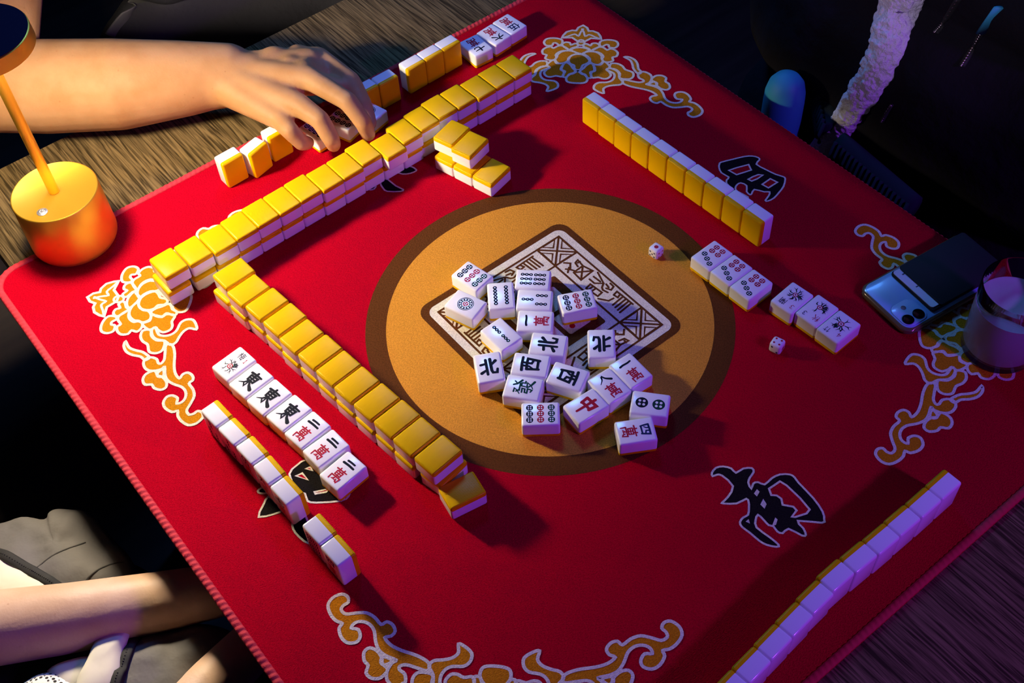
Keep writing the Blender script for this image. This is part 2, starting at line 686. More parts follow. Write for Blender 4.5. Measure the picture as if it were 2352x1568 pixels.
# peony and scrolls printed in each corner (half of the motif is mirrored about the corner's diagonal)
ART = {"half":[[[168.6,22.4],[171.0,18.2],[175.1,19.2],[179.0,26.0],[182.9,29.4],[177.5,36.3],[172.0,40.5],[166.8,36.3],[167.4,30.2],[172.0,27.8]],[[170.7,40.6],[162.6,40.9],[158.8,47.9],[158.6,56.4],[161.1,62.9],[166.7,65.5],[171.8,64.6],[175.4,61.1],[174.4,53.9],[169.8,52.6],[169.1,48.9],[173.3,44.3]],[[183.7,29.8],[185.4,37.5],[188.6,43.2],[194.6,47.0],[199.6,45.7],[205.1,47.9],[206.4,54.5],[202.9,60.7],[195.9,59.5],[193.4,64.7],[185.8,66.1],[179.6,61.5],[177.5,55.0],[180.4,51.4],[174.9,45.0],[175.4,38.3]],[[191.0,18.2],[193.3,23.1],[199.8,28.7],[207.0,29.9],[211.7,35.5],[212.1,42.3],[205.4,47.0],[199.4,45.0],[193.8,44.5],[187.2,39.0],[184.7,30.7],[186.7,21.9]],[[210.4,30.2],[215.1,25.0],[221.0,22.0],[227.2,17.6],[231.5,20.4],[234.3,25.3],[240.7,28.6],[239.8,33.9],[233.7,32.7],[228.7,31.7],[225.4,36.6],[218.4,35.9],[212.8,34.6]],[[212.6,34.6],[218.6,36.8],[225.6,37.5],[229.7,33.0],[239.9,34.3],[238.8,42.9],[241.3,49.4],[240.4,55.3],[233.6,59.5],[226.0,56.4],[222.2,53.0],[216.7,57.1],[208.6,52.8],[205.8,48.2],[212.7,44.0]],[[210.2,57.9],[218.0,57.1],[221.1,65.1],[229.0,71.2],[238.5,71.6],[240.4,80.2],[239.0,86.4],[233.3,89.6],[225.4,87.8],[220.8,78.3],[213.8,74.0],[209.2,67.7],[208.5,61.1]],[[219.1,57.0],[222.3,53.3],[229.2,62.9],[237.7,64.2],[244.7,60.9],[248.3,54.7],[249.4,44.6],[254.6,39.2],[262.6,38.9],[268.8,46.5],[270.4,52.3],[262.1,51.2],[256.7,55.9],[253.8,64.3],[252.2,72.7],[246.6,76.4],[238.4,71.3],[228.7,69.9],[222.5,65.1]],[[242.1,77.1],[249.5,77.0],[255.6,88.7],[259.5,104.5],[264.0,115.3],[270.5,121.8],[272.7,116.2],[277.8,113.4],[284.0,116.9],[286.4,122.9],[283.3,127.8],[289.8,135.1],[293.7,144.0],[292.6,154.0],[290.8,163.2],[294.8,168.5],[299.5,167.1],[302.9,163.3],[308.4,164.8],[310.8,171.3],[306.0,179.2],[298.0,182.0],[289.1,177.6],[283.3,171.3],[281.0,164.8],[275.8,166.7],[267.1,162.8],[262.3,155.7],[263.8,147.6],[269.5,145.2],[276.3,148.4],[277.3,155.3],[282.6,152.8],[284.6,146.3],[282.5,138.8],[276.3,133.1],[266.3,130.0],[257.8,125.2],[252.9,117.7],[249.5,107.7],[246.4,111.1],[238.1,114.1],[229.7,112.4],[224.1,104.9],[224.7,98.3],[229.8,95.6],[237.0,97.4],[240.6,102.7],[244.0,103.3],[246.0,97.5],[244.1,88.0]],[[194.2,75.7],[200.9,83.9],[209.9,87.3],[218.5,89.1],[228.3,95.7],[224.6,100.0],[217.9,95.6],[208.1,94.0],[199.4,89.8],[194.0,82.0]],[[235.3,115.6],[240.6,113.9],[245.2,119.9],[250.7,121.3],[257.0,126.9],[259.2,134.4],[254.6,138.7],[246.4,137.0],[242.2,132.6],[234.8,133.1],[230.4,127.3],[230.8,120.2]],[[244.0,116.8],[248.9,110.9],[251.9,120.1],[246.2,121.3]]],"axis":[[[128.0,14.0],[133.1,20.6],[140.4,23.2],[139.9,28.8],[143.9,36.3],[151.5,40.3],[157.4,41.6],[156.1,27.6],[161.8,21.6],[164.8,18.3]],[[178.9,23.3],[176.8,14.8],[178.8,5.9],[184.1,2.8],[190.7,17.3],[184.5,23.8],[182.4,26.9]],[[191.8,16.3],[192.1,8.4],[197.0,2.0],[206.2,0.4],[212.6,3.5],[215.5,8.5],[222.2,9.8],[225.1,13.9],[222.9,18.4],[215.0,20.2],[211.0,25.3],[205.3,29.1],[197.1,24.6],[193.1,19.7]],[[227.5,16.3],[232.8,20.2],[234.7,24.4],[241.4,28.6],[249.2,27.3],[251.9,20.6],[251.5,9.4]]],"crown_in":[[136.3,13.7],[143.5,16.7],[152.0,19.2],[148.3,24.7],[153.1,33.0],[157.4,41.6]],"nan":[[[-4.7,-263.4],[2.6,-261.8],[9.3,-265.4],[13.8,-272.3],[13.7,-279.0],[23.0,-280.2],[29.9,-285.5],[27.8,-289.9],[20.4,-292.0],[14.7,-295.3],[11.9,-302.2],[17.9,-299.1],[22.6,-301.0],[25.7,-307.2],[36.6,-306.7],[45.9,-308.9],[53.5,-315.4],[54.5,-320.8],[52.9,-327.7],[50.8,-349.2],[46.4,-365.4],[40.9,-372.5],[36.4,-373.6],[20.3,-357.1],[18.2,-366.0],[14.7,-372.7],[11.2,-370.7],[6.8,-357.4],[-1.1,-357.0],[-3.7,-352.4],[-2.4,-345.8],[-5.0,-342.1],[-4.4,-334.3],[-4.6,-327.3],[-10.6,-330.0],[-15.8,-336.4],[-13.9,-352.4],[-13.4,-363.3],[-16.5,-363.6],[-22.2,-355.9],[-24.4,-348.3],[-25.0,-336.4],[-26.2,-326.7],[-23.9,-321.7],[-17.7,-320.1],[-12.0,-321.0],[-5.3,-315.8],[-1.2,-311.3],[-0.2,-307.1],[-11.3,-304.7],[-21.4,-296.2],[-20.8,-294.7],[-12.4,-293.8],[0.2,-288.2],[0.7,-272.2],[-2.8,-268.2],[-7.0,-266.7]]],"nan_hole":[[[25.3,-313.5],[39.9,-314.6],[41.5,-322.1],[40.8,-340.7],[38.4,-355.7],[32.8,-356.9],[21.4,-352.6],[19.1,-350.2],[27.9,-348.3],[28.5,-343.3],[22.1,-335.0],[26.2,-329.4],[25.5,-323.8],[21.7,-320.1]]],"nan_dot":[[[15.9,-306.1],[15.7,-309.9],[9.8,-312.0],[10.0,-307.7]],[[12.6,-317.9],[10.7,-324.3],[5.3,-326.7],[5.7,-320.6]],[[-15.0,-324.8],[-17.5,-329.1],[-19.2,-324.8]],[[6.2,-340.3],[6.3,-343.3],[0.7,-346.4],[-3.3,-344.9]]],"xi":[[[323.5,53.7],[338.6,47.8],[353.0,41.7],[360.7,35.9],[364.1,29.1],[362.1,25.2],[353.7,22.4],[355.6,7.7],[358.5,-5.8],[362.3,-14.6],[361.2,-19.1],[350.2,-26.6],[338.2,-30.3],[326.8,-32.8],[318.0,-31.6],[316.3,-28.8],[325.2,-26.0],[330.7,-22.0],[325.8,-17.7],[319.9,-7.1],[312.1,-10.1],[309.4,-9.5],[310.4,-3.3],[317.7,3.8],[315.7,11.8],[309.8,12.5],[304.0,9.5],[302.3,3.8],[304.8,-10.8],[300.0,-12.8],[298.7,1.6],[301.5,18.9],[302.6,23.3],[306.8,26.9],[312.0,28.7],[310.6,40.0],[315.3,48.8],[319.6,52.5]]],"xi_hole":[[[320.3,37.0],[331.3,33.8],[346.0,28.2],[341.5,19.2],[330.2,22.7],[322.1,25.3]],[[326.9,10.2],[334.9,9.5],[342.0,7.8],[345.8,3.5],[335.5,3.5],[327.9,5.2]],[[347.8,-6.9],[349.8,-16.8],[334.5,-16.4],[333.3,-7.2]]],"bei":[[[8.7,308.8],[21.9,308.5],[27.4,303.6],[28.5,297.4],[27.3,294.1],[19.1,295.2],[10.8,300.8]],[[-19.0,307.2],[-10.4,313.4],[-8.6,303.2],[-7.7,288.8],[-4.6,277.6],[-9.2,277.3],[-21.4,288.1],[-22.2,296.4]],[[-35.1,309.4],[-26.1,306.6],[-31.1,302.5],[-36.3,304.5]]],"dong":[[[-336.0,15.3],[-324.2,19.4],[-313.5,18.9],[-306.6,5.9],[-305.2,-12.2],[-304.7,-28.1],[-300.1,-41.6],[-303.9,-46.6],[-312.4,-46.2],[-333.0,-31.6],[-338.8,-23.9],[-336.3,-15.1],[-340.3,-6.2]],[[-386.8,-7.7],[-376.3,1.0],[-366.7,6.5],[-364.9,-4.5],[-363.8,-16.4],[-372.5,-15.1]],[[-371.8,19.0],[-367.0,19.9],[-363.1,15.8],[-365.1,10.7],[-371.0,15.0]],[[-363.9,-35.0],[-358.5,-31.6],[-349.3,-35.3],[-355.2,-52.9],[-363.9,-66.4],[-367.7,-52.8],[-367.5,-42.5]]],"dong_hole":[[[-331.9,9.0],[-325.2,7.5],[-325.0,-3.2]],[[-319.4,9.7],[-314.7,8.5],[-315.3,3.4]],[[-327.5,-19.8],[-313.9,-26.4],[-318.4,-27.5],[-328.1,-22.3]]],"glyph":[[[66.9,53.0],[72.0,47.7],[65.6,40.3],[68.0,35.6]],[[65.6,40.3],[62.0,44.3]],[[66.6,43.7],[60.5,38.7]],[[80.4,35.2],[82.0,46.0],[76.8,44.4],[75.2,38.0]],[[79.0,42.5],[82.1,42.4]],[[65.6,34.3],[80.4,35.2],[84.1,21.7],[64.6,19.9],[65.6,34.3]],[[80.4,35.2],[64.6,19.9]],[[65.6,34.3],[84.1,21.7]],[[72.7,14.5],[72.9,6.0],[80.8,-0.9],[86.7,16.0]],[[78.9,14.3],[79.6,3.5]],[[80.8,-0.9],[75.2,-4.4],[73.4,-7.9],[75.2,-14.4]],[[78.0,-8.5],[80.6,-14.1],[86.1,-12.2],[86.6,-5.9]],[[81.0,-9.4],[82.2,-3.8]],[[60.7,6.5],[68.4,8.1],[70.2,-10.1],[62.9,-11.2],[60.7,6.5]],[[61.7,-1.1],[69.3,-1.0]],[[60.5,3.3],[68.1,3.4]],[[60.8,-14.3],[67.7,-24.4],[74.4,-25.3]],[[77.8,-21.6],[84.0,-20.3],[84.3,-25.6],[78.8,-27.5],[77.8,-21.6]],[[84.3,-25.6],[85.0,-46.0]],[[82.4,-30.6],[67.1,-32.1]],[[83.2,-35.4],[66.8,-36.7]],[[83.6,-39.8],[66.5,-41.3]],[[84.4,-43.8],[65.8,-45.6]]]}
D0, E0 = 204.4, 14.5
ART['axis'][0] = [(d, max(e, E0 + 0.01)) for d, e in ART['axis'][0]]
ART['axis'][3] = [(226.5, E0 + 0.01)] + [p for p in ART['axis'][3] if p[1] > E0 + 2.0]
for cx, cy in ((-334, 323), (321.5, 322.5), (323, -319), (-334, -319)):
    sx, sy = (-1 if cx > 0 else 1), (-1 if cy > 0 else 1)
    inn = Vector((sx, sy)) / math.sqrt(2)
    per = Vector((-sy, sx)) / math.sqrt(2)

    def place(pts, flip):
        out = []
        for d, e in pts:
            p = Vector((cx, cy)) + inn * (d - D0) + per * (e - E0) * flip
            out.append((p.x / 1000, p.y / 1000))
        return out

    for flip in (1, -1):
        for k, reg in enumerate(ART['half']):
            q = [(v.x, v.y) for v in catmull([(*p, 0) for p in place(reg, flip)], 3, True)]
            poly(bm, q, L2 if k != 7 else L3, MI['orange'])
            ribbon(bm, q, 0.0032, L4, MI['white'], True)
        q = place(ART['crown_in'], flip)
        q = [(v.x, v.y) for v in catmull([(*p, 0) for p in q], 3)]
        ribbon(bm, q, 0.0028, L4, MI['white'])
    crown = place(ART['axis'][0], 1)
    crown = crown + [p for p in reversed(place(ART['axis'][0], -1))][:-1]
    poly(bm, crown, L2, MI['orange'])
    ribbon(bm, crown, 0.0032, L4, MI['white'], True)
    fan = place(ART['axis'][3], 1) + list(reversed(place(ART['axis'][3], -1)))
    for reg in (place(ART['axis'][1], 1), place(ART['axis'][2], 1), fan):
        q = [(v.x, v.y) for v in catmull([(*p, 0) for p in reg], 3, True)]
        poly(bm, q, L2, MI['orange'])
        ribbon(bm, q, 0.0032, L4, MI['white'], True)
    ov = place([(166.3 + 6.0 * math.cos(t), 14.4 + 5.0 * math.sin(t)) for t in [i * math.pi / 8 for i in range(16)]], 1)
    poly(bm, ov, L3, MI['orange'])
    ribbon(bm, ov, 0.0028, L4, MI['white'], True)

# the four black characters
for key in ('nan', 'xi', 'bei', 'dong'):
    for reg in ART[key]:
        q = [(v.x, v.y) for v in catmull([(*p, 0) for p in mm(reg)], 2, True)]
        poly(bm, q, L2, MI['black'])
        ribbon(bm, q, 0.0021, L3, MI['white'], True)
    for reg in ART.get(key + '_hole', []):
        q = mm(reg)
        poly(bm, q, L3, MI['red'])
        ribbon(bm, q, 0.0021, L4, MI['white'], True)
    for reg in ART.get(key + '_dot', []):
        poly(bm, mm(reg), L3, MI['white'])


# the coin in the middle
def rsq(h, r, cx=0, cy=0):
    out = []
    for qx, qy, a0 in ((1, 1, 0), (-1, 1, 90), (-1, -1, 180), (1, -1, 270)):
        for k in range(7):
            a = R(a0 + 15 * k)
            out.append((cx + qx * (h - r) + r * math.cos(a), cy + qy * (h - r) + r * math.sin(a)))
    return out


disc(bm, 0, 0, 0.2076, L1, MI['brown'], 120)
disc(bm, 0, 0, 0.1842, L2, MI['tan'], 120)
poly(bm, rsq(0.1085, 0.016), L3, MI['brown'])
poly(bm, rsq(0.0998, 0.011), L4, MI['white'])
LW = 0.0026
for h in (0.0895, 0.056):
    ribbon(bm, [(-h, -h), (h, -h), (h, h), (-h, h)], LW, L5, MI['brown'], True)
poly(bm, rsq(0.0455, 0.003), L5, MI['brown'])
for qx in (-1, 1):
    for qy in (-1, 1):
        poly(bm, rsq(0.0155, 0.003, qx * 0.0185, qy * 0.0185), L5 + 0.0001, MI['white'])
        a, c = 0.056, 0.0895
        mmid = (a + c) / 2
        for seg in (((a, a), (c, c)), ((a, c), (c, a)), ((a, a), (a, c)), ((a, a), (c, a))):
            ribbon(bm, [(qx * x, qy * y) for x, y in seg], LW, L5, MI['brown'])
        for ax, ay in ((1, 0), (-1, 0), (0, 1), (0, -1)):
            h = (c - a) / 2
            px, py = -ay, ax
            tri = [(mmid + ax * h * 0.93 + px * h * s * 0.55, mmid + ay * h * 0.93 + py * h * s * 0.55) for s in (-1, 1)]
            tri.append((mmid + ax * h * 0.40, mmid + ay * h * 0.40))
            ribbon(bm, [(qx * x, qy * y) for x, y in tri], LW * 0.8, L5, MI['brown'], True)
for qx, qy in ((0.0185, -0.0185), (0.0125, -0.0255), (0.0245, -0.0125)):
    disc(bm, qx, qy, 0.0034, L5 + 0.0002, MI['red'], 16)
for k in range(4):
    ca, sa = round(math.cos(k * math.pi / 2)), round(math.sin(k * math.pi / 2))
    for g in ART['glyph']:
        ribbon(bm, [(ca * x - sa * y, sa * x + ca * y) for x, y in mm(g)], 0.0025, L5, MI['brown'])
playmat = link_mesh('mahjong_mat', bm, ['mat_red', 'mat_orange', 'mat_tan', 'mat_brown', 'mat_white', 'mat_black'], smooth=False)
playmat.location = (0, 0, Z0)
tag(playmat, 'red mahjong mat printed with peonies, black characters and a tan coin', 'mat')

# overlocked edge: a rope of slanting thread loops all round
per = []
rr = MR - 0.0042
for cx, cy, a0 in ((MX1 - MR, MY1 - MR, 0), (MX0 + MR, MY1 - MR, 90), (MX0 + MR, MY0 + MR, 180), (MX1 - MR, MY0 + MR, 270)):
    for k in range(13):
        a = R(a0 + 7.5 * k)
        per.append((cx + rr * math.cos(a), cy + rr * math.sin(a)))
per.append(per[0])
line = []
for a, b in zip(per, per[1:]):
    d = math.hypot(b[0] - a[0], b[1] - a[1])
    kk = max(1, int(d / 0.0011))
    for i in range(kk):
        line.append((a[0] + (b[0] - a[0]) * i / kk, a[1] + (b[1] - a[1]) * i / kk))
bm = bmesh.new()
rings = []
s = 0.0
NL = len(line)
for i, p in enumerate(line):
    pn = line[(i + 1) % NL]
    pp = line[i - 1]
    t = Vector((pn[0] - pp[0], pn[1] - pp[1])).normalized()
    nr = Vector((t.y, -t.x))
    s += math.hypot(p[0] - pp[0], p[1] - pp[1]) if i else 0.0
    rg = []
    for k in range(10):
        a = 2 * math.pi * k / 10
        wob = 1 + 0.20 * math.sin(2 * math.pi * s / 0.0068 + 1.3 * math.cos(a)) + 0.05 * math.sin(s * 611)
        off = 0.0043 * math.cos(a) * (1 + 0.12 * (wob - 1))
        hz = 0.0026 * math.sin(a) * wob
        x, z = drape(p[0] + nr.x * off, -0.0002 + hz)
        rg.append(bm.verts.new((x, p[1] + nr.y * off, z)))
    rings.append(rg)
for i in range(NL):
    a, b = rings[i], rings[(i + 1) % NL]
    for k in range(10):
        bm.faces.new((a[k], a[(k + 1) % 10], b[(k + 1) % 10], b[k]))
bmesh.ops.recalc_face_normals(bm, faces=bm.faces[:])
link_mesh('stitched_edge', bm, 'mat_stitch', playmat)

# ------------------------------------------------------------------ mahjong tiles
TW, TL, TH, TB = 0.0300, 0.0400, 0.0216, 0.0056
PM = {'w': 0, 'k': 1, 'b': 2, 'g': 3, 'r': 4, 'p': 5}
PMATS = ['tile_white', 'paint_black', 'paint_blue', 'paint_green', 'paint_red', 'paint_white']
ZP = TH + 0.00006

# brush strokes in a 100 x 100 box: (points, widths)
def st(pts, w0, w1=None):
    return (pts, w0, w0 if w1 is None else w1)


CH = {
    '1': [st([(6, 46), (30, 52), (70, 50), (95, 56)], 16, 13)],
    '2': [st([(20, 68), (50, 72), (80, 72)], 15, 13), st([(5, 28), (50, 33), (95, 32)], 17, 15)],
    '8': [st([(45, 78), (34, 48), (6, 18)], 12, 4), st([(52, 88), (64, 52), (96, 18)], 8, 17)],
    '7': [st([(5, 50), (50, 58), (95, 66)], 12, 9), st([(46, 92), (44, 40), (52, 16), (88, 18), (92, 32)], 13, 8)],
    '6': [st([(44, 96), (54, 80)], 13, 12), st([(4, 60), (50, 66), (96, 66)], 12, 10), st([(40, 52), (28, 26), (8, 8)], 13, 5), st([(60, 52), (76, 30), (94, 8)], 8, 15)],
    '4': [st([(12, 80), (16, 40), (20, 14)], 13, 10), st([(12, 80), (50, 84), (90, 84), (84, 40), (80, 14)], 12, 12), st([(40, 82), (38, 58), (28, 42)], 10, 7), st([(62, 82), (60, 54), (76, 48)], 10, 9), st([(20, 18), (80, 20)], 11, 10)],
    '5': [st([(26, 96), (18, 68), (2, 48)], 12, 5), st([(18, 66), (18, 4)], 11, 9), st([(40, 86), (90, 90)], 11, 10), st([(62, 86), (54, 46), (46, 8)], 10, 9), st([(40, 50), (84, 54), (80, 8)], 10, 10), st([(30, 8), (98, 10)], 11, 10)],
    'wan': [st([(6, 86), (94, 90)], 9, 8), st([(32, 100), (34, 76)], 9, 8), st([(68, 100), (64, 76)], 9, 8), st([(24, 74), (26, 46)], 8, 8), st([(24, 74), (76, 76), (74, 46)], 8, 8), st([(26, 60), (74, 61)], 7, 7), st([(26, 46), (74, 47)], 8, 8), st([(50, 76), (50, 20)], 8, 7), st([(12, 34), (14, 2)], 9, 7), st([(12, 34), (90, 37), (86, 4), (74, 10)], 9, 7), st([(48, 24), (34, 12), (66, 15)], 8, 6), st([(66, 24), (74, 8)], 6, 9)],
    'dong': [st([(50, 100), (48, 2), (34, 14)], 10, 6), st([(12, 84), (50, 88), (90, 88)], 10, 8), st([(24, 72), (28, 42)], 9, 8), st([(24, 72), (78, 75), (73, 42)], 9, 9), st([(27, 57), (74, 59)], 8, 7), st([(27, 43), (73, 44)], 9, 8), st([(46, 42), (30, 20), (2, 4)], 11, 3), st([(52, 42), (70, 22), (99, 6)], 6, 15)],
    'xi': [st([(4, 90), (50, 94), (97, 94)], 11, 10), st([(14, 66), (20, 6)], 11, 10), st([(14, 66), (60, 70), (90, 68), (82, 8)], 10, 11), st([(38, 92), (36, 56), (22, 36)], 10, 6), st([(60, 92), (58, 46), (76, 40)], 10, 9), st([(20, 13), (82, 15)], 10, 10)],
    'bei': [st([(36, 96), (36, 4)], 11, 10), st([(4, 68), (36, 72)], 11, 10), st([(2, 16), (36, 34)], 13, 8), st([(92, 84), (64, 60)], 13, 8), st([(62, 98), (62, 26), (68, 12), (92, 10), (97, 32)], 12, 9)],
    'zhong': [st([(50, 100), (49, 0)], 11, 8), st([(12, 80), (18, 44)], 11, 10), st([(12, 80), (88, 84), (82, 46)], 11, 12), st([(16, 48), (82, 51)], 11, 10)],
    'fa': [st([(12, 92), (36, 92), (24, 76), (2, 62)], 8, 4), st([(16, 80), (28, 70)], 7, 7), st([(60, 100), (70, 82), (98, 62)], 8, 10), st([(86, 96), (74, 84)], 7, 6), st([(26, 66), (74, 68)], 8, 7), st([(14, 52), (42, 54), (40, 40), (16, 38), (14, 26), (44, 27), (38, 4), (24, 10)], 7, 7), st([(58, 60), (56, 40)], 7, 6), st([(58, 60), (80, 61), (82, 42), (94, 44)], 7, 7), st([(54, 32), (86, 34), (70, 14), (48, 2)], 8, 4), st([(56, 26), (74, 12), (98, 0)], 7, 11)],
    'mei': [st([(4, 74), (44, 76)], 8, 7), st([(24, 98), (24, 4)], 8, 7), st([(24, 70), (2, 32)], 8, 4), st([(26, 66), (42, 48)], 7, 8), st([(62, 98), (48, 76)], 9, 6), st([(58, 86), (96, 88)], 8, 7), st([(58, 70), (52, 14), (88, 14)], 8, 7), st([(58, 70), (90, 71), (84, 2), (74, 8)], 8, 7), st([(46, 42), (99, 44)], 8, 7), st([(70, 62), (74, 52)], 7, 7), st([(68, 34), (74, 24)], 7, 7)],
    'qiu': [st([(36, 96), (10, 84)], 9, 6), st([(4, 70), (44, 72)], 8, 7), st([(24, 90), (24, 4)], 8, 7), st([(24, 68), (4, 36)], 8, 4), st([(26, 62), (42, 46)], 7, 8), st([(72, 96), (68, 50), (46, 4)], 9, 5), st([(70, 48), (98, 4)], 7, 11), st([(52, 74), (58, 56)], 8, 8), st([(94, 78), (82, 58)], 8, 6)],
    'lan': [st([(6, 88), (94, 90)], 8, 7), st([(34, 98), (34, 80)], 8, 7), st([(66, 98), (66, 80)], 8, 7), st([(12, 74), (12, 4)], 8, 7), st([(12, 74), (40, 75), (40, 54), (14, 53)], 7, 7), st([(58, 75), (88, 76), (88, 4)], 7, 8), st([(60, 74), (60, 54), (86, 54)], 7, 7), st([(28, 44), (74, 45)], 7, 7), st([(34, 36), (68, 36), (68, 22), (34, 22), (34, 36)], 7, 7), st([(51, 52), (51, 2)], 7, 6)],
    'zhu': [st([(28, 98), (6, 62)], 10, 6), st([(14, 78), (46, 80)], 8, 8), st([(30, 78), (30, 4)], 9, 8), st([(72, 98), (54, 64)], 10, 6), st([(60, 80), (97, 82)], 8, 8), st([(78, 80), (78, 4), (66, 12)], 9, 7)],
    'n1': [st([(40, 80), (54, 96), (52, 4)], 16, 14), st([(30, 6), (74, 6)], 10, 10)],
    'n3': [st([(14, 84), (50, 98), (80, 80), (50, 56)], 12, 12), st([(50, 56), (86, 36), (60, 4), (12, 14)], 12, 12)],
    'n4': [st([(66, 2), (62, 98), (8, 34), (92, 34)], 13, 12)],
}


def glyph(bm, key, cx, cy, w, h, c):
    for pts, w0, w1 in CH[key]:
        q = [(cx + (x / 100 - 0.5) * w, cy + (y / 100 - 0.5) * h) for x, y in pts]
        if len(q) > 2 and key not in ('n4',):
            q = [(v.x, v.y) for v in catmull([(*p, 0) for p in q], 4)] if key in ('1', '2', '8', '7', '6') else q
        k_ = 1.5 if key in ('dong', 'xi', 'bei', 'zhong') else 1.25 if key in ('wan', 'fa', '1', '2', '4', '5', '6', '7', '8') else 1.0
        ww = [(k_ * (w0 + (w1 - w0) * i / (len(q) - 1)) / 100) * (w + h) / 2 for i in range(len(q))]
        ribbon(bm, q, ww, ZP, PM[c])


def pip(bm, x, y, r, c):
    disc(bm, x, y, r, ZP, PM[c], 20)
    for k in range(4):
        a = math.pi / 4 + k * math.pi / 2
        disc(bm, x + 0.48 * r * math.cos(a), y + 0.48 * r * math.sin(a), 0.24 * r, ZP + 0.00011, PM['p'], 8)


def stick(bm, x, y, ln, c, wd=0.0043):
    for k in (-1, 0, 1):
        disc(bm, x, y + k * ln * 0.36, wd / 2, ZP, PM[c], 12)
        disc(bm, x, y + k * ln * 0.36, wd / 5.5, ZP + 0.00012, PM['p'], 8)
    ribbon(bm, [(x, y - ln * 0.4), (x, y + ln * 0.4)], wd * 0.5, ZP, PM[c])


def sprig(bm, cx, cy, sz, seed, leafy):
    rnd = random.Random(seed)
    for k in range(13):
        a = rnd.uniform(0, 2 * math.pi)
        r0, r1 = sz * rnd.uniform(0.25, 0.4), sz * rnd.uniform(0.75, 1.0)
        b = a + rnd.uniform(-0.5, 0.5)
        p = [(cx + r0 * math.cos(a), cy + r0 * math.sin(a)), (cx + (r0 + r1) / 2 * math.cos((a + b) / 2 + 0.15), cy + (r0 + r1) / 2 * math.sin((a + b) / 2 + 0.15)), (cx + r1 * math.cos(b), cy + r1 * math.sin(b))]
        ribbon(bm, p, [0.0009, 0.0013 if leafy else 0.0008, 0.0002], ZP, PM['g' if k % 3 else 'k'])
        q = p[1]
        c = b + rnd.choice((-0.9, 0.9))
        ribbon(bm, [q, (q[0] + 0.35 * sz * math.cos(c), q[1] + 0.35 * sz * math.sin(c))], [0.0009, 0.0002], ZP, PM['k'])
    ring(bm, cx, cy, sz * 0.20, sz * 0.30, ZP, PM['r'], 12)
    disc(bm, cx, cy, sz * 0.1, ZP, PM['r'], 8)


def face_print(bm, f):
    if not f:
        return
    if f.startswith('wan'):
        glyph(bm, f[3:], 0, 0.0098, 0.0155, 0.0125 if f[3:] not in ('1', '2') else 0.0105, 'b' if f[3:] in ('4', '5') else 'k')
        glyph(bm, 'wan', 0, -0.0072, 0.0145, 0.0165, 'r')
    elif f in ('dong', 'xi', 'bei', 'fa', 'zhong'):
        glyph(bm, f, 0, 0, 0.0185, 0.0215 if f != 'zhong' else 0.024, {'fa': 'g', 'zhong': 'r'}.get(f, 'k'))
    elif f == 'dot9':
        for r_, c in ((1, 'k'), (0, 'r'), (-1, 'g')):
            for k in (-1, 0, 1):
                pip(bm, k * 0.0077, r_ * 0.0113, 0.0037, c)
    elif f == 'dot8':
        for k in range(4):
            for s_ in (-1, 1):
                pip(bm, s_ * 0.0055, (k - 1.5) * 0.0086, 0.0040, 'k')
    elif f == 'dot7':
        for k in range(3):
            pip(bm, (k - 1) * 0.0072, 0.0118 - k * 0.0036, 0.0034, 'g')
        for s_ in (-1, 1):
            for t_ in (0, 1):
                pip(bm, s_ * 0.0045, -0.0048 - t_ * 0.0076, 0.0035, 'r')
    elif f == 'dot2':
        pip(bm, 0, 0.0088, 0.0066, 'k')
        pip(bm, 0, -0.0088, 0.0066, 'g')
    elif f == 'dot1':
        ring(bm, 0, 0, 0.0086, 0.0094, ZP, PM['g'], 40)
        ring(bm, 0, 0, 0.0043, 0.0080, ZP, PM['k'], 40)
        for k in range(12):
            a = k * math.pi / 6
            disc(bm, 0.0062 * math.cos(a), 0.0062 * math.sin(a), 0.0011, ZP + 0.00011, PM['p'], 8)
        pip(bm, 0, 0, 0.0033, 'r')
    elif f == 'bam2':
        stick(bm, 0, 0.0078, 0.0125, 'k')
        stick(bm, 0, -0.0078, 0.0125, 'g')
    elif f == 'bam3':
        stick(bm, 0, 0.0078, 0.0130, 'k')
        for s_ in (-1, 1):
            stick(bm, s_ * 0.0062, -0.0078, 0.0130, 'k')
    elif f == 'bam4':
        for s_ in (-1, 1):
            for t_ in (-1, 1):
                stick(bm, s_ * 0.0062, t_ * 0.0070, 0.0130, 'k', 0.0048)
    elif f in ('bam6', 'bam8'):
        for s_ in ((-1, 0, 1) if f == 'bam6' else (-1.2, -0.4, 0.4, 1.2)):
            for t_ in (-1, 1):
                stick(bm, s_ * 0.0066, t_ * 0.0076, 0.0135, 'k')
    elif f == 'plum1':
        glyph(bm, 'mei', -0.0010, 0.0118, 0.0085, 0.0090, 'k')
        glyph(bm, 'n1', 0.0075, 0.0100, 0.0045, 0.0060, 'r')
        sprig(bm, 0, -0.0050, 0.0110, 5, False)
    elif f == 'orchid3':
        glyph(bm, 'n3', -0.0080, 0.0110, 0.0045, 0.0062, 'r')
        glyph(bm, 'lan', 0.0045, 0.0108, 0.0085, 0.0088, 'k')
        sprig(bm, 0, -0.0055, 0.0110, 8, True)
    elif f == 'autumn3':
        glyph(bm, 'qiu', -0.0065, 0.0100, 0.0080, 0.0085, 'r')
        glyph(bm, 'n3', 0.0075, 0.0125, 0.0045, 0.0062, 'k')
        sprig(bm, 0.0005, -0.0050, 0.0110, 11, True)
    elif f == 'bamboo4':
        glyph(bm, 'n4', -0.0078, 0.0100, 0.0045, 0.0060, 'r')
        glyph(bm, 'zhu', 0.0060, 0.0125, 0.0070, 0.0070, 'k')
        sprig(bm, 0.0005, -0.0040, 0.0120, 17, True)


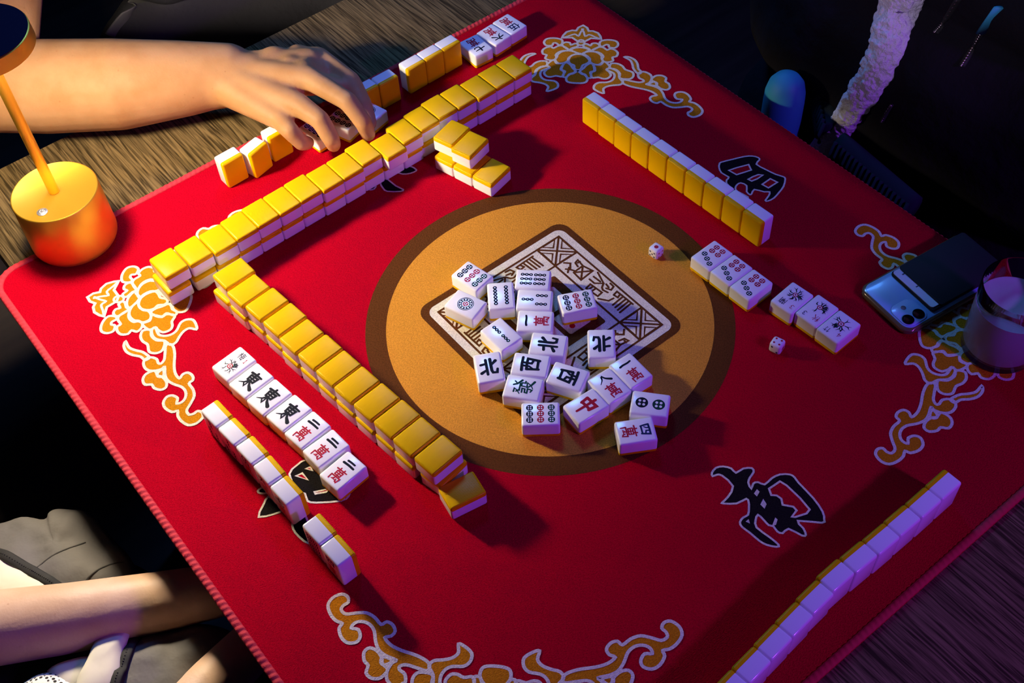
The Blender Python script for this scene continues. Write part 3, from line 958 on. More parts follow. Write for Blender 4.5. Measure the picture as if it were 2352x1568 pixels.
def tile_shell(part):
    b_ = bmesh.new()
    round_box(b_, -TW / 2, TW / 2, -TL / 2, TL / 2, 0, TH, 0.0026, 4)
    r_ = bmesh.ops.bisect_plane(b_, geom=b_.verts[:] + b_.edges[:] + b_.faces[:], plane_co=(0, 0, TB), plane_no=(0, 0, 1),
                                clear_inner=(part == 'face'), clear_outer=(part == 'back'))
    ed = [e for e in r_['geom_cut'] if isinstance(e, bmesh.types.BMEdge)]
    bmesh.ops.holes_fill(b_, edges=ed)
    return b_


BACK_ME = None
FACE_ME = {}


def tile_meshes(f):
    global BACK_ME
    if BACK_ME is None:
        o = link_mesh('back_layer', tile_shell('back'), 'tile_yellow', angle=50, flat=5e-5)
        BACK_ME = o.data
        bpy.data.objects.remove(o)
    if f not in FACE_ME:
        b_ = tile_shell('face')
        face_print(b_, f)
        o = link_mesh('face_block', b_, PMATS, angle=50, flat=5e-5)
        FACE_ME[f] = o.data
        bpy.data.objects.remove(o)
    return FACE_ME[f], BACK_ME


def put_tile(pose, x, y, z, ang, face, label, group):
    fm, bk = tile_meshes(face)
    t = thing('mahjong_tile', label, 'mahjong tile', group=group)
    a = R(ang)
    if pose == 'stand':
        Z = Vector((math.cos(a), math.sin(a), 0))
        Y = Vector((0, 0, 1))
        X = Y.cross(Z)
        loc = Vector((x, y, Z0 + z + TL / 2)) - Z * TH / 2
    else:
        Y = Vector((math.cos(a), math.sin(a), 0))
        if pose == 'up':
            Z = Vector((0, 0, 1))
            loc = Vector((x, y, Z0 + z))
        else:
            Z = Vector((0, 0, -1))
            loc = Vector((x, y, Z0 + z + TH))
        X = Y.cross(Z)
    M = Matrix((X, Y, Z)).transposed().to_4x4()
    M.translation = loc
    t.matrix_world = M
    for nm, me in (('face_block', fm), ('back_layer', bk)):
        o = bpy.data.objects.new(nm, me)
        COL.objects.link(o)
        o.parent = t
    return t


ORD = 'first second third fourth fifth sixth seventh eighth ninth tenth eleventh twelfth thirteenth fourteenth fifteenth sixteenth seventeenth eighteenth'.split()
ROWS = [
('wallA_top','down',[(-298.6,321.1,21.6,91.5,0),(-267.4,319.4,21.6,91.6,0),(-236.5,316.3,21.6,91.4,0),(-206.3,318.7,21.6,91.5,0),(-176.2,320.6,21.6,91.7,0),(-146.0,320.8,21.6,91.7,0),(-115.9,322.4,21.6,91.3,0),(-85.7,319.7,21.6,91.3,0),(-55.6,320.9,21.6,91.2,0),(-25.4,325.8,21.6,91.4,0),(4.7,314.8,21.6,91.2,0),(34.9,323.9,21.6,91.4,0),(65.0,328.1,21.6,91.5,0),(95.2,331.6,21.6,91.4,0),(125.3,331.3,21.6,91.6,0),(155.5,328.4,21.6,91.5,0),(185.6,329.6,21.6,91.2,0),(215.8,330.0,21.6,91.5,0),]),
('wallA_bottom','down',[(-303.1,318.3,0.0,91.5,0),(-269.6,318.1,0.0,91.5,0),(-238.7,317.3,0.0,91.5,0),(-208.5,318.7,0.0,91.5,0),(-178.4,320.0,0.0,91.5,0),(-148.2,320.5,0.0,91.5,0),(-118.1,321.6,0.0,91.5,0),(-87.9,321.0,0.0,91.5,0),(-57.8,321.9,0.0,91.5,0),(-27.6,324.3,0.0,91.5,0),(2.5,324.2,0.0,91.5,0),(32.7,324.5,0.0,91.5,0),(62.8,326.7,0.0,91.5,0),(93.0,328.5,0.0,91.5,0),(123.1,328.9,0.0,91.5,0),(153.3,328.2,0.0,91.5,0),(183.4,329.1,0.0,91.5,0),(213.6,329.7,0.0,91.5,0),]),
('wallB_top','down',[(-249.4,257.3,21.6,3.5,0),(-249.7,224.3,21.6,5.6,0),(-244.5,193.4,21.6,5.6,0),(-241.2,161.0,21.6,5.8,0),(-239.7,129.2,21.6,5.6,0),(-236.0,97.7,21.6,5.5,0),(-233.2,66.3,21.6,5.7,0),(-230.4,35.7,21.6,5.8,0),(-227.1,4.1,21.6,5.6,0),(-223.4,-27.2,21.6,5.5,0),(-220.8,-57.8,21.6,5.6,0),(-217.2,-89.5,21.6,5.9,0),]),
('wallB_bottom','down',[(-254.4,257.3,0.0,5.7,0),(-251.2,224.3,0.0,5.7,0),(-246.0,193.4,0.0,5.7,0),(-242.7,161.0,0.0,5.7,0),(-241.2,129.2,0.0,5.7,0),(-237.5,97.7,0.0,5.7,0),(-234.7,66.3,0.0,5.7,0),(-231.9,35.7,0.0,5.7,0),(-228.6,4.1,0.0,5.7,0),(-224.9,-27.2,0.0,5.7,0),(-222.3,-57.8,0.0,5.7,0),(-215.2,-92.5,0.0,11.7,0),]),
('wallB_end','down',[(-217.3,-126.3,0.0,169.9,0),]),
('discard','up',[(-36.9,92.2,0.0,100.3,'dot9'),(-68.2,63.6,0.0,108.8,'dot1'),(-30.3,47.6,0.0,55.0,'bam4'),(12.2,42.6,0.0,135.7,'bam6'),(-5.8,17.9,0.0,135.8,'bam3'),(-24.6,-6.2,0.0,136.5,'wan1'),(-64.7,3.6,0.0,90.4,'bam2'),(29.0,-14.9,0.0,153.1,'dot9'),(-34.6,-40.8,0.0,131.3,'bei'),(-102.7,-23.4,0.0,60.9,'bei'),(-66.8,-49.9,0.0,130.9,'xi'),(-46.5,-87.7,0.0,-61.5,'xi'),(-91.9,-68.2,0.0,128.4,'fa'),(9.8,-77.5,0.0,230.5,'bei'),(9.2,-125.1,0.0,86.5,'wan1'),(-21.3,-125.4,0.0,86.2,'wan8'),(-57.0,-129.1,0.0,-3.7,'zhong'),(-99.5,-106.1,0.0,141.5,'dot9'),(-4.6,-170.3,0.0,130.1,'dot2'),(-38.7,-185.7,0.0,-30.7,'wan4'),]),
('right_up','up',[(190.2,-63.3,0.0,181.7,'dot7'),(191.3,-93.5,0.0,181.7,'dot7'),(192.1,-123.7,0.0,181.7,'dot7'),(211.9,-166.5,0.0,184.7,'orchid3'),(219.0,-196.8,0.0,182.9,'autumn3'),(219.8,-227.2,0.0,182.4,'bamboo4'),]),
('left_up','up',[(-310.9,161.7,0.0,6.4,'plum1'),(-308.2,129.5,0.0,7.2,'dong'),(-304.7,98.1,0.0,6.6,'dong'),(-299.6,66.8,0.0,6.6,'dong'),(-296.3,35.7,0.0,6.6,'wan2'),(-294.2,3.8,0.0,3.6,'wan2'),(-296.0,-30.4,0.0,7.1,'wan2'),]),
('far_up','up',[(221.1,420.3,0.0,-92.5,'wan7'),(253.8,422.6,0.0,-84.8,'wan6'),(284.2,425.8,0.0,-85.8,'wan5'),]),
('hand_up','up',[(-34.5,422.4,0.0,-84.0,'dot8'),(0.5,415.0,0.0,-72.0,'dot8'),(35.0,407.1,0.0,-76.0,'dot1'),]),
('short_top','down',[(78.2,281.3,21.6,16.0,0),(82.5,250.0,21.6,16.0,0),]),
('short_bottom','down',[(85.5,212.6,0.0,14.0,0),(78.1,242.2,0.0,14.0,0),(70.8,271.8,0.0,14.0,0),]),
('rack_right','stand',[(253.7,210.4,0.0,1.9,0),(253.8,180.1,0.0,1.9,0),(254.0,149.8,0.0,1.9,0),(255.1,119.5,0.0,1.9,0),(256.7,89.2,0.0,1.9,0),(258.2,58.9,0.0,1.9,0),(259.5,28.7,0.0,1.9,0),(260.9,-1.6,0.0,1.9,0),(262.5,-31.9,0.0,1.9,0),(263.5,-62.2,0.0,1.9,0),]),
('rack_near','stand',[(134.9,-430.5,0.0,-89.2,0),(104.8,-431.1,0.0,-89.1,0),(74.5,-431.1,0.0,-90.1,0),(44.4,-431.4,0.0,-90.4,0),(14.2,-430.5,0.0,-90.6,0),(-16.1,-429.6,0.0,-89.0,0),(-46.5,-432.4,0.0,-86.6,0),(-76.7,-435.5,0.0,-85.5,0),(-106.7,-438.3,0.0,-85.3,0),(-136.7,-441.3,0.0,-85.7,0),(-166.8,-444.0,0.0,-85.0,0),(-196.8,-446.6,0.0,-85.0,0),]),
('rack_left','stand',[(-361.7,102.2,0.0,183.6,'bam3'),(-359.2,70.7,0.0,184.2,'bam3'),(-356.8,39.0,0.0,182.9,'wan5'),(-355.7,7.2,0.0,181.4,'wan6'),(-355.0,-24.4,0.0,182.6,'wan7'),(-354.0,-81.7,0.0,182.6,'bam8'),(-353.2,-112.7,0.0,182.4,'wan4'),]),
('rack_far','stand',[(-154.1,434.5,0.0,92.0,0),(-121.3,429.1,0.0,104.0,0),(-85.8,436.8,0.0,92.0,0),(47.7,429.3,0.0,91.0,0),(78.2,428.3,0.0,91.0,0),(122.6,429.1,0.0,92.0,0),(152.6,430.0,0.0,92.0,0),(182.7,431.0,0.0,92.0,0),]),

]
DISC = ['white nine-dot tile at upper left of the discards, beside the single-dot tile',
        'white one-dot tile with a big round flower, leftmost of the discards',
        'white four-bamboo tile standing upright-way between the one-dot and six-bamboo discards',
        'white six-bamboo tile, topmost of the column of three discards',
        'white three-bamboo tile lying between the six-bamboo and red-lettered discards',
        'white tile with blue dash and red letter beneath the three-bamboo discard',
        'white two-bamboo tile lying askew below the four-bamboo discard',
        'white nine-dot tile lying alone on the coin square, right of three-bamboo',
        'white north tile with black letter, above the two west tiles',
        'white north tile with black letter, at left edge beside the coin square',
        'white west tile with black letter, left of the other west tile',
        'white west tile with black letter, right of the other west tile',
        'white tile with green fortune letter, below the left west tile',
        'white north tile with black letter, far right above the red-lettered pair',
        'white tile with single black dash over red letter, topmost of slanting three',
        'white tile with black eight over red letter, middle of slanting three',
        'white tile with one red centre letter, lowest of slanting three',
        'white nine-dot tile at the lower edge of the discards',
        'white two-dot tile with large dark pips, rightmost of the discards',
        'white tile with blue four and red letter, overlapping the two-dot tile']
RACK = {'wallA_top': ('yellow-backed mahjong tile, {0} from the lamp, upper layer of wall before the reaching arm', 'long double wall of tiles'),
        'wallA_bottom': ('mahjong tile, {0} from the lamp, lower layer of wall before the reaching arm', 'long double wall of tiles'),
        'wallB_top': ('ridged yellow mahjong tile, {0} from the top, upper layer of wall along the coin', 'short double wall of tiles'),
        'wallB_bottom': ('mahjong tile, {0} from the top, lower layer of wall along the coin', 'short double wall of tiles'),
        'rack_right': ('standing yellow-backed mahjong tile, {0} from upper end of the right-hand row', 'standing row on the right'),
        'rack_near': ('standing lavender-lit mahjong tile, {0} from upper end of the lower-right row', 'standing row at lower right'),
        'rack_left': ('standing mahjong tile seen from above, {0} from the top of left-edge row', 'standing row on the left')}
for grp, pose, tiles in ROWS:
    for k, (x, y, z, a, f) in enumerate(tiles):
        if grp in RACK:
            lab, g = RACK[grp][0].format(ORD[k]), RACK[grp][1]
        elif grp == 'discard':
            lab, g = DISC[k], 'discarded tiles on the coin'
        elif grp == 'wallB_end':
            lab, g = 'single brown-shaded yellow tile lying askew past the lower end of the wall', 'short double wall of tiles'
        elif grp == 'right_up':
            lab = (['face-up seven-dot tile, {} of three from the top'.format(ORD[k])] * 3 + ['face-up flower tile with red 3, left of three flower tiles', 'face-up flower tile with black 3, middle of three flower tiles', 'face-up bamboo-plant tile with red 4, right of three flower tiles'])[k]
            g = 'face-up tiles on the right'
        elif grp == 'left_up':
            lab = ['face-up plum blossom tile with red 1, at top of the left row'] + ['face-up black east tile, {} of three'.format(ORD[i]) for i in range(3)] + ['face-up tile with two black bars over red letter, {} of three'.format(ORD[i]) for i in range(3)]
            lab = lab[k]
            g = 'face-up row on the left'
        elif grp == 'far_up':
            lab = ['face-up half-shaded tile with black seven, nearest the standing tiles', 'face-up tile with black six, middle of three at the far edge', 'face-up tile with black five, last of three at the far edge'][k]
            g = 'face-up tiles at the far edge'
        elif grp == 'hand_up':
            lab = ['face-up tile between the little and ring fingers of the reaching hand', 'face-up dotted tile under the middle finger of the reaching hand', 'face-up one-dot tile beside the index finger of the reaching hand'][k]
            g = 'tiles under the hand'
        elif grp == 'short_top':
            lab = 'yellow-backed tile on the short four-tile pile, upper layer, {}'.format(['nearer the long wall', 'nearer the coin'][k])
            g = 'short pile behind the coin'
        elif grp == 'short_bottom':
            lab = 'yellow-backed tile in lower layer of the short pile, {}'.format(['nearest the coin, half sunlit', 'in the middle', 'farthest from the coin'][k].replace('half sunlit', 'partly shaded'))
            g = 'short pile behind the coin'
        else:
            lab = ['orange-backed standing tile, {} of three left of the reaching hand'.format(ORD[i]) for i in range(3)] + ['dark red-backed standing tile right of the hand, closer to the fingers', 'dark red-backed standing tile right of the hand, farther from the fingers'] + ['dark standing tile, {} of three joined at the far edge'.format(ORD[i]) for i in range(3)]
            lab = lab[k]
            g = 'standing row at the far edge'
        put_tile(pose, x / 1000, y / 1000, z / 1000, a, f or None, lab, g)

# ------------------------------------------------------------------ table lamp
LX, LY = -0.3555, 0.4720
lamp = thing('table_lamp', 'gold cordless table lamp standing at the left corner of the mat', 'lamp', T(LX, LY))
bm = bmesh.new()
pr = [(0.0, 0.0), (0.040, 0.0)]
pr += [(0.040 + 0.0118 * math.sin(R(a)), 0.0118 - 0.0118 * math.cos(R(a))) for a in range(10, 91, 10)]
pr += [(0.0512, 0.05), (0.0506, 0.0805), (0.0500, 0.0815), (0.0494, 0.0818), (0.0488, 0.0812), (0.0, 0.0812)]
lathe(bm, pr, 96, cap=False)
bmesh.ops.recalc_face_normals(bm, faces=bm.faces[:])
link_mesh('base', bm, 'lamp_gold', lamp, angle=50)
bm = bmesh.new()
tube(bm, [(0, 0, 0.0815), (-0.001, 0, 0.18), (-0.002, 0.0, 0.2905)], 0.0062, 24)
bmesh.ops.recalc_face_normals(bm, faces=bm.faces[:])
link_mesh('pole', bm, 'lamp_gold', lamp, angle=50)
HX = -0.0025
bm = bmesh.new()          # the round head: a shallow inverted dish open at the bottom
pr = [(0.0, 0.3050), (0.0515, 0.3050), (0.0528, 0.3040), (0.0536, 0.2885), (0.0536, 0.2872), (0.0522, 0.2872), (0.0512, 0.2925), (0.0, 0.2935)]
lathe(bm, pr, 96, cx=HX, cap=False)
bmesh.ops.recalc_face_normals(bm, faces=bm.faces[:])
head = link_mesh('head', bm, 'lamp_gold', lamp, angle=40)
bm = bmesh.new()
lathe(bm, [(0.0, 0.30515), (0.0514, 0.30515), (0.0518, 0.3056), (0.0514, 0.3060), (0.0, 0.3060)], 96, cx=HX, cap=False)
bmesh.ops.recalc_face_normals(bm, faces=bm.faces[:])
link_mesh('cap_plate', bm, 'lamp_top', lamp, angle=40)
bm = bmesh.new()
ring(bm, HX, 0, 0.0075, 0.050, 0.2912, 0, 64)
for f in bm.faces:
    f.normal_flip()
link_mesh('light_panel', bm, 'lamp_diffuser', lamp)
bm = bmesh.new()
lathe(bm, [(0.0, 0.0), (0.0062, 0.0), (0.0064, 0.0004), (0.0056, 0.0009), (0.0, 0.0010)], 32, cap=False)
bmesh.ops.recalc_face_normals(bm, faces=bm.faces[:])
btn = link_mesh('power_button', bm, 'lamp_button', lamp, angle=50)
btn.location = (-0.0255, -0.0225, 0.0812)
bm = bmesh.new()
ribbon(bm, [(0.0026 * math.sin(R(a)), 0.0026 * math.cos(R(a))) for a in range(40, 321, 20)], 0.0007, 0.00115, 0)
ribbon(bm, [(0, 0.0008), (0, 0.0032)], 0.0007, 0.00115, 0)
for v in bm.verts:
    v.co = Matrix.Rotation(R(-45), 3, 'Z') @ v.co
link_mesh('power_symbol', bm, 'lamp_button_mark', btn)
ld = bpy.data.lights.new('lamp_light', 'SPOT')        # the lamp's own light: its rim cuts the beam off at a shallow angle
ld.spot_size = R(154)
ld.spot_blend = 0.40
ld.shadow_soft_size = 0.028 * K
ld.color = (1.0, 0.83, 0.60)
ld.energy = LAMP_POWER * K
ld.use_nodes = True
nt = ld.node_tree
fo = nt.nodes.new('ShaderNodeLightFalloff')
fo.inputs['Strength'].default_value = LAMP_STRENGTH
mx = nt.nodes.new('ShaderNodeMath')
mx.operation = 'MULTIPLY_ADD'
mx.inputs[1].default_value = LAMP_EVEN
nt.links.new(fo.outputs['Constant'], mx.inputs[0])
mx.inputs[2].default_value = 0.0
nt.links.new(mx.outputs[0], nt.nodes['Emission'].inputs['Strength'])
lo = bpy.data.objects.new('lamp_light', ld)
lo.location = Vector((LX + HX + 0.004, LY - 0.004, Z0 + 0.2620)) * K
COL.objects.link(lo)


# ------------------------------------------------------------------ dice
def die(x, y, rot, label, tops):
    d = thing('die', label, 'die', T(x, y), R(rot), 'dice')
    h = 0.0070
    bm = bmesh.new()
    round_box(bm, -h, h, -h, h, 0, 2 * h, 0.0030, 4)
    link_mesh('cube', bm, 'die_white', d, angle=50, flat=3e-5)
    bm = bmesh.new()

    def pips(n, axis, sgn, mi):
        o = 0.0031
        P = {1: [(0, 0)], 2: [(-o, -o), (o, o)], 3: [(-o, -o), (0, 0), (o, o)], 4: [(-o, -o), (o, o), (-o, o), (o, -o)], 5: [(-o, -o), (o, o), (-o, o), (o, -o), (0, 0)], 6: [(-o, -o), (o, o), (-o, o), (o, -o), (-o, 0), (o, 0)]}[n]
        rr_ = 0.0026 if n == 1 else 0.00125
        for u, v in P:
            vs = []
            for i in range(14):
                a = 2 * math.pi * i / 14
                p = [u + rr_ * math.cos(a), v + rr_ * math.sin(a)]
                c = {'x': (sgn * (h + 0.00004), p[0], h + p[1]), 'y': (p[0], sgn * (h + 0.00004), h + p[1]), 'z': (p[0], p[1], 2 * h + 0.00004)}[axis]
                vs.append(bm.verts.new(c))
            f = bm.faces.new(vs)
            f.material_index = mi
    for axis, sgn, n, mi in tops:
        pips(n, axis, sgn, mi)
    link_mesh('pips', bm, ['die_red', 'die_blue'], d, smooth=False)


die(0.1562, -0.0075, 6, 'white die showing one large red pip on the coin edge', [('z', 1, 1, 0), ('x', -1, 5, 1), ('y', -1, 4, 0), ('x', 1, 2, 1), ('y', 1, 3, 1)])
die(0.1600, -0.1955, 17, 'white die showing four red pips on the red cloth', [('z', 1, 4, 0), ('x', -1, 2, 1), ('y', -1, 1, 0), ('x', 1, 5, 1), ('y', 1, 6, 1)])

# ------------------------------------------------------------------ phone with a card wallet on its back
ph = thing('mobile_phone', 'pale blue phone lying face down with a black card wallet, beside the glass', 'phone', T(0.3600, -0.2475), R(-7.4))
PLn, PWd = 0.0790, 0.0400


def slab(bm, x0, x1, y0, y1, z0, z1, r, mi=0, bev=0.0):
    q = []
    for sx, sy, a0 in ((x1 - r, y1 - r, 0), (x0 + r, y1 - r, 90), (x0 + r, y0 + r, 180), (x1 - r, y0 + r, 270)):
        for k in range(9):
            a = R(a0 + 11.25 * k)
            q.append((sx + r * math.cos(a), sy + r * math.sin(a)))
    rows = []
    lv = [(z0, bev), (z0 + bev, 0), (z1 - bev, 0), (z1, bev)] if bev else [(z0, 0), (z1, 0)]
    cx, cy = (x0 + x1) / 2, (y0 + y1) / 2
    for z, ins in lv:
        fx, fy = 1 - ins / ((x1 - x0) / 2), 1 - ins / ((y1 - y0) / 2)
        rows.append([bm.verts.new((cx + (x - cx) * fx, cy + (y - cy) * fy, z)) for x, y in q])
    n_ = len(q)
    for a, b in zip(rows, rows[1:]):
        for i in range(n_):
            bm.faces.new((a[i], a[(i + 1) % n_], b[(i + 1) % n_], b[i])).material_index = mi
    bm.faces.new(list(reversed(rows[0]))).material_index = mi
    bm.faces.new(rows[-1]).material_index = mi


bm = bmesh.new()
slab(bm, -PLn, PLn, -PWd, PWd, 0.0004, 0.0096, 0.013, 0, 0.0022)
link_mesh('case', bm, 'phone_bumper', ph, angle=50, flat=2e-4)
bm = bmesh.new()
slab(bm, -PLn + 0.003, PLn - 0.003, -PWd + 0.003, PWd - 0.003, 0.0090, 0.0102, 0.011, 0, 0.0004)
link_mesh('back_glass', bm, 'phone_back', ph, angle=50, flat=2e-4)
bm = bmesh.new()
slab(bm, -PLn + 0.0045, -PLn + 0.0375, -PWd + 0.0045, -PWd + 0.0375, 0.0100, 0.0114, 0.010, 0, 0.0005)
cmod = link_mesh('camera_module', bm, 'phone_camera', ph, angle=50, flat=2e-4)
for k, (lx, ly) in enumerate(((-PLn + 0.0125, -PWd + 0.0135), (-PLn + 0.0275, -PWd + 0.0135))):
    bm = bmesh.new()
    lathe(bm, [(0.0, 0.0114), (0.0066, 0.0114), (0.0066, 0.0124), (0.0058, 0.0126), (0.0, 0.0121)], 32, cx=lx, cy=ly, cap=False)
    for f in bm.faces:
        f.material_index = 1 if f.calc_center_median().z > 0.0119 else 0
    bmesh.ops.recalc_face_normals(bm, faces=bm.faces[:])
    link_mesh('lens', bm, ['lens_ring', 'lens_black'], cmod, angle=40)
bm = bmesh.new()
lathe(bm, [(0.0, 0.0114), (0.0030, 0.0114), (0.0029, 0.0117), (0.0, 0.0118)], 20, cx=-PLn + 0.0200, cy=-PWd + 0.0290, cap=False)
bmesh.ops.recalc_face_normals(bm, faces=bm.faces[:])
link_mesh('flash', bm, 'lens_ring', cmod, angle=40)
bm = bmesh.new()
slab(bm, -0.0370, PLn - 0.0060, -0.0335, 0.0345, 0.0103, 0.0140, 0.004, 0, 0.0008)
wal = link_mesh('card_wallet', bm, 'wallet_black', ph, angle=50, flat=2e-4)
bm = bmesh.new()
slab(bm, -0.0358, 0.020, -0.0300, 0.0330, 0.01405, 0.0149, 0.0035, 0)
card = link_mesh('card', bm, 'card_white', wal, angle=40)
bm = bmesh.new()
for yy in (0.024, 0.002):
    ribbon(bm, [(-0.0295, yy), (-0.0262, yy)], 0.0016, 0.01497, 0, caps=False)
link_mesh('printed_marks', bm, 'card_print', card, smooth=False)
bm = bmesh.new()
slab(bm, -0.0260, PLn - 0.0060, -0.0335, 0.0345, 0.0150, 0.0166, 0.004, 0, 0.0006)
link_mesh('front_pocket', bm, 'wallet_black', wal, angle=50, flat=2e-4)

# ------------------------------------------------------------------ glass of cloudy drink
gl = thing('drinking_glass', 'clear straight tumbler standing beside the phone at the right edge', 'glass', T(0.3415, -0.3470))
bm = bmesh.new()
lathe(bm, [(0.0, 0.0006), (0.0360, 0.0006), (0.0382, 0.0024), (0.0395, 0.05), (0.0402, 0.0990), (0.0398, 0.1002), (0.0390, 0.0996), (0.0378, 0.05), (0.0362, 0.0125), (0.0330, 0.0095), (0.0, 0.0090)], 80, cap=False)
bmesh.ops.recalc_face_normals(bm, faces=bm.faces[:])
link_mesh('tumbler', bm, 'glass_clear', gl, angle=60)
bm = bmesh.new()
lathe(bm, [(0.0, 0.0088), (0.0331, 0.0094), (0.0366, 0.0124), (0.0383, 0.05), (0.0387, 0.0712), (0.0372, 0.0700), (0.018, 0.0706), (0.0, 0.0700)], 64, cap=False)
for v in bm.verts:
    if v.co.z > 0.069 and abs(v.co.x) + abs(v.co.y) < 0.05:
        v.co.z += 0.0008 * noise.noise(v.co * 90)
bmesh.ops.recalc_face_normals(bm, faces=bm.faces[:])
dk = link_mesh('cloudy_drink', bm, 'drink', angle=60)
dk.location = T(0.3415, -0.3470)
tag(dk, 'cloudy pale drink filling the clear tumbler two thirds', 'drink')

# ------------------------------------------------------------------ person across the table, reaching with the right arm
bm = bmesh.new()
arm = [((-0.085, 1.005, 0.330), 0.066), ((-0.200, 0.885, 0.195), 0.064), ((-0.336, 0.722, 0.070), 0.0580), ((-0.276, 0.673, 0.068), 0.0600), ((-0.202, 0.616, 0.066), 0.0580), ((-0.130, 0.571, 0.064), 0.0480), ((-0.086, 0.543, 0.064), 0.0400)]
for (a, ra), (b, rb) in zip(arm, arm[1:]):
    capsule(bm, T(*a), T(*b), ra, rb, 24)
# palm: four metacarpal ridges from the wrist to the knuckles
wr = (-0.086, 0.540, 0.064)
MC = {'little': (-0.0770, 0.4360, 0.056), 'ring': (-0.0510, 0.4240, 0.069), 'middle': (-0.0190, 0.4460, 0.080), 'index': (0.0230, 0.4980, 0.058)}
for k, (x, y, z) in MC.items():
    capsule(bm, T(wr[0] + (x + 0.03) * 0.3, wr[1] - 0.006, wr[2]), T(x, y, z), 0.027, 0.0155, 18)
capsule(bm, T(-0.070, 0.452, 0.056), T(-0.018, 0.462, 0.076), 0.0165, 0.0175, 18)
capsule(bm, T(-0.018, 0.464, 0.074), T(0.016, 0.505, 0.056), 0.0180, 0.0170, 18)
capsule(bm, T(-0.074, 0.470, 0.056), T(-0.024, 0.484, 0.070), 0.0200, 0.0210, 18)
capsule(bm, T(-0.024, 0.486, 0.069), T(0.004, 0.516, 0.056), 0.0210, 0.0200, 18)
capsule(bm, T(-0.080, 0.520, 0.058), T(-0.034, 0.478, 0.064), 0.0330, 0.0270, 20)
capsule(bm, T(-0.060, 0.520, 0.058), T(0.004, 0.490, 0.060), 0.0320, 0.0240, 20)
capsule(bm, T(-0.015, 0.455, 0.066), T(0.026, 0.485, 0.052), 0.0180, 0.0165, 18)
capsule(bm, T(-0.078, 0.500, 0.058), T(-0.030, 0.516, 0.062), 0.0270, 0.0270, 18)
capsule(bm, T(-0.100, 0.545, 0.063), T(-0.066, 0.520, 0.061), 0.0390, 0.0330, 20)
capsule(bm, T(-0.012, 0.455, 0.064), T(0.013, 0.425, 0.058), 0.0160, 0.0125, 18)
FG = {'little': [(-0.0770, 0.4360, 0.056), (-0.0800, 0.4010, 0.058), (-0.0725, 0.3925, 0.040), (-0.0620, 0.3985, 0.0300)],
      'ring': [(-0.0510, 0.4240, 0.069), (-0.0445, 0.3860, 0.066), (-0.0430, 0.3700, 0.046), (-0.0395, 0.3735, 0.0300)],
      'middle': [(-0.0190, 0.4460, 0.080), (-0.0052, 0.3800, 0.077), (-0.0008, 0.3580, 0.055), (0.0030, 0.3580, 0.0330)],
      'index': [(0.0230, 0.4980, 0.058), (0.0285, 0.4300, 0.058), (0.0210, 0.3930, 0.047), (0.0150, 0.3740, 0.0340)],
      'thumb': [(-0.040, 0.5150, 0.052), (0.0050, 0.4870, 0.044), (0.0180, 0.4560, 0.038), (0.0160, 0.4300, 0.0330)]}
FR = {'little': (0.0135, 0.0115, 0.0105, 0.0092), 'ring': (0.0150, 0.0125, 0.0115, 0.0100), 'middle': (0.0150, 0.0125, 0.0115, 0.0100), 'index': (0.0160, 0.0142, 0.0128, 0.0110), 'thumb': (0.020, 0.0145, 0.0130, 0.0105)}
for k, ch in FG.items():
    for i in range(3):
        capsule(bm, T(*ch[i]), T(*ch[i + 1]), FR[k][i], FR[k][i + 1], 16)
# other arm resting in the lap, neck and head (above the frame)
capsule(bm, T(0.40, 1.02, 0.30), T(0.46, 1.00, -0.02), 0.058, 0.050)
capsule(bm, T(0.46, 1.00, -0.02), T(0.44, 0.96, -0.27), 0.048, 0.036)
capsule(bm, T(0.44, 0.96, -0.27), T(0.43, 0.95, -0.36), 0.036, 0.028)
capsule(bm, T(0.155, 1.03, 0.30), T(0.155, 0.99, 0.52), 0.064, 0.062)
capsule(bm, T(-0.085, 1.005, 0.330), T(0.155, 1.03, 0.30), 0.06, 0.06)
capsule(bm, T(0.40, 1.02, 0.30), T(0.155, 1.03, 0.30), 0.058, 0.06)


def add_head(bm, cx, cy, cz, fx, fy):
    f = Vector((fx, fy, 0)).normalized()
    s = Vector((-f.y, f.x, 0))
    c = Vector((cx, cy, cz))
    capsule(bm, c - f * 0.02 + Vector((0, 0, 0.03)), c + f * 0.015 + Vector((0, 0, 0.03)), 0.088, 0.084, 24)
    capsule(bm, c + f * 0.03 + Vector((0, 0, 0.0)), c + f * 0.050 + Vector((0, 0, -0.075)), 0.066, 0.040, 24)
    capsule(bm, c + f * 0.092 + Vector((0, 0, 0.025)), c + f * 0.112 + Vector((0, 0, -0.012)), 0.010, 0.014, 12)
    capsule(bm, c + f * 0.083 + s * 0.018 + Vector((0, 0, -0.047)), c + f * 0.083 - s * 0.018 + Vector((0, 0, -0.047)), 0.010, 0.010, 12)
    for q in (-1, 1):
        capsule(bm, c + s * 0.084 * q + Vector((0, 0, 0.025)), c + s * 0.086 * q + Vector((0, 0, -0.015)), 0.015, 0.010, 12)
        capsule(bm, c + f * 0.083 + s * 0.03 * q + Vector((0, 0, 0.033)), c + f * 0.083 + s * 0.033 * q + Vector((0, 0, 0.033)), 0.011, 0.011, 12)


def hair(parent, cx, cy, cz, fx, fy):
    f = Vector((fx, fy, 0)).normalized()
    c = Vector((cx, cy, cz))
    b_ = bmesh.new()
    capsule(b_, c - f * 0.035 + Vector((0, 0, 0.055)), c + f * 0.01 + Vector((0, 0, 0.070)), 0.086, 0.078, 24)
    capsule(b_, c - f * 0.055 + Vector((0, 0, 0.03)), c - f * 0.05 + Vector((0, 0, -0.05)), 0.076, 0.05, 24)
    return fuse('hair', b_, 'hair_dark', 0.007, 4, parent)


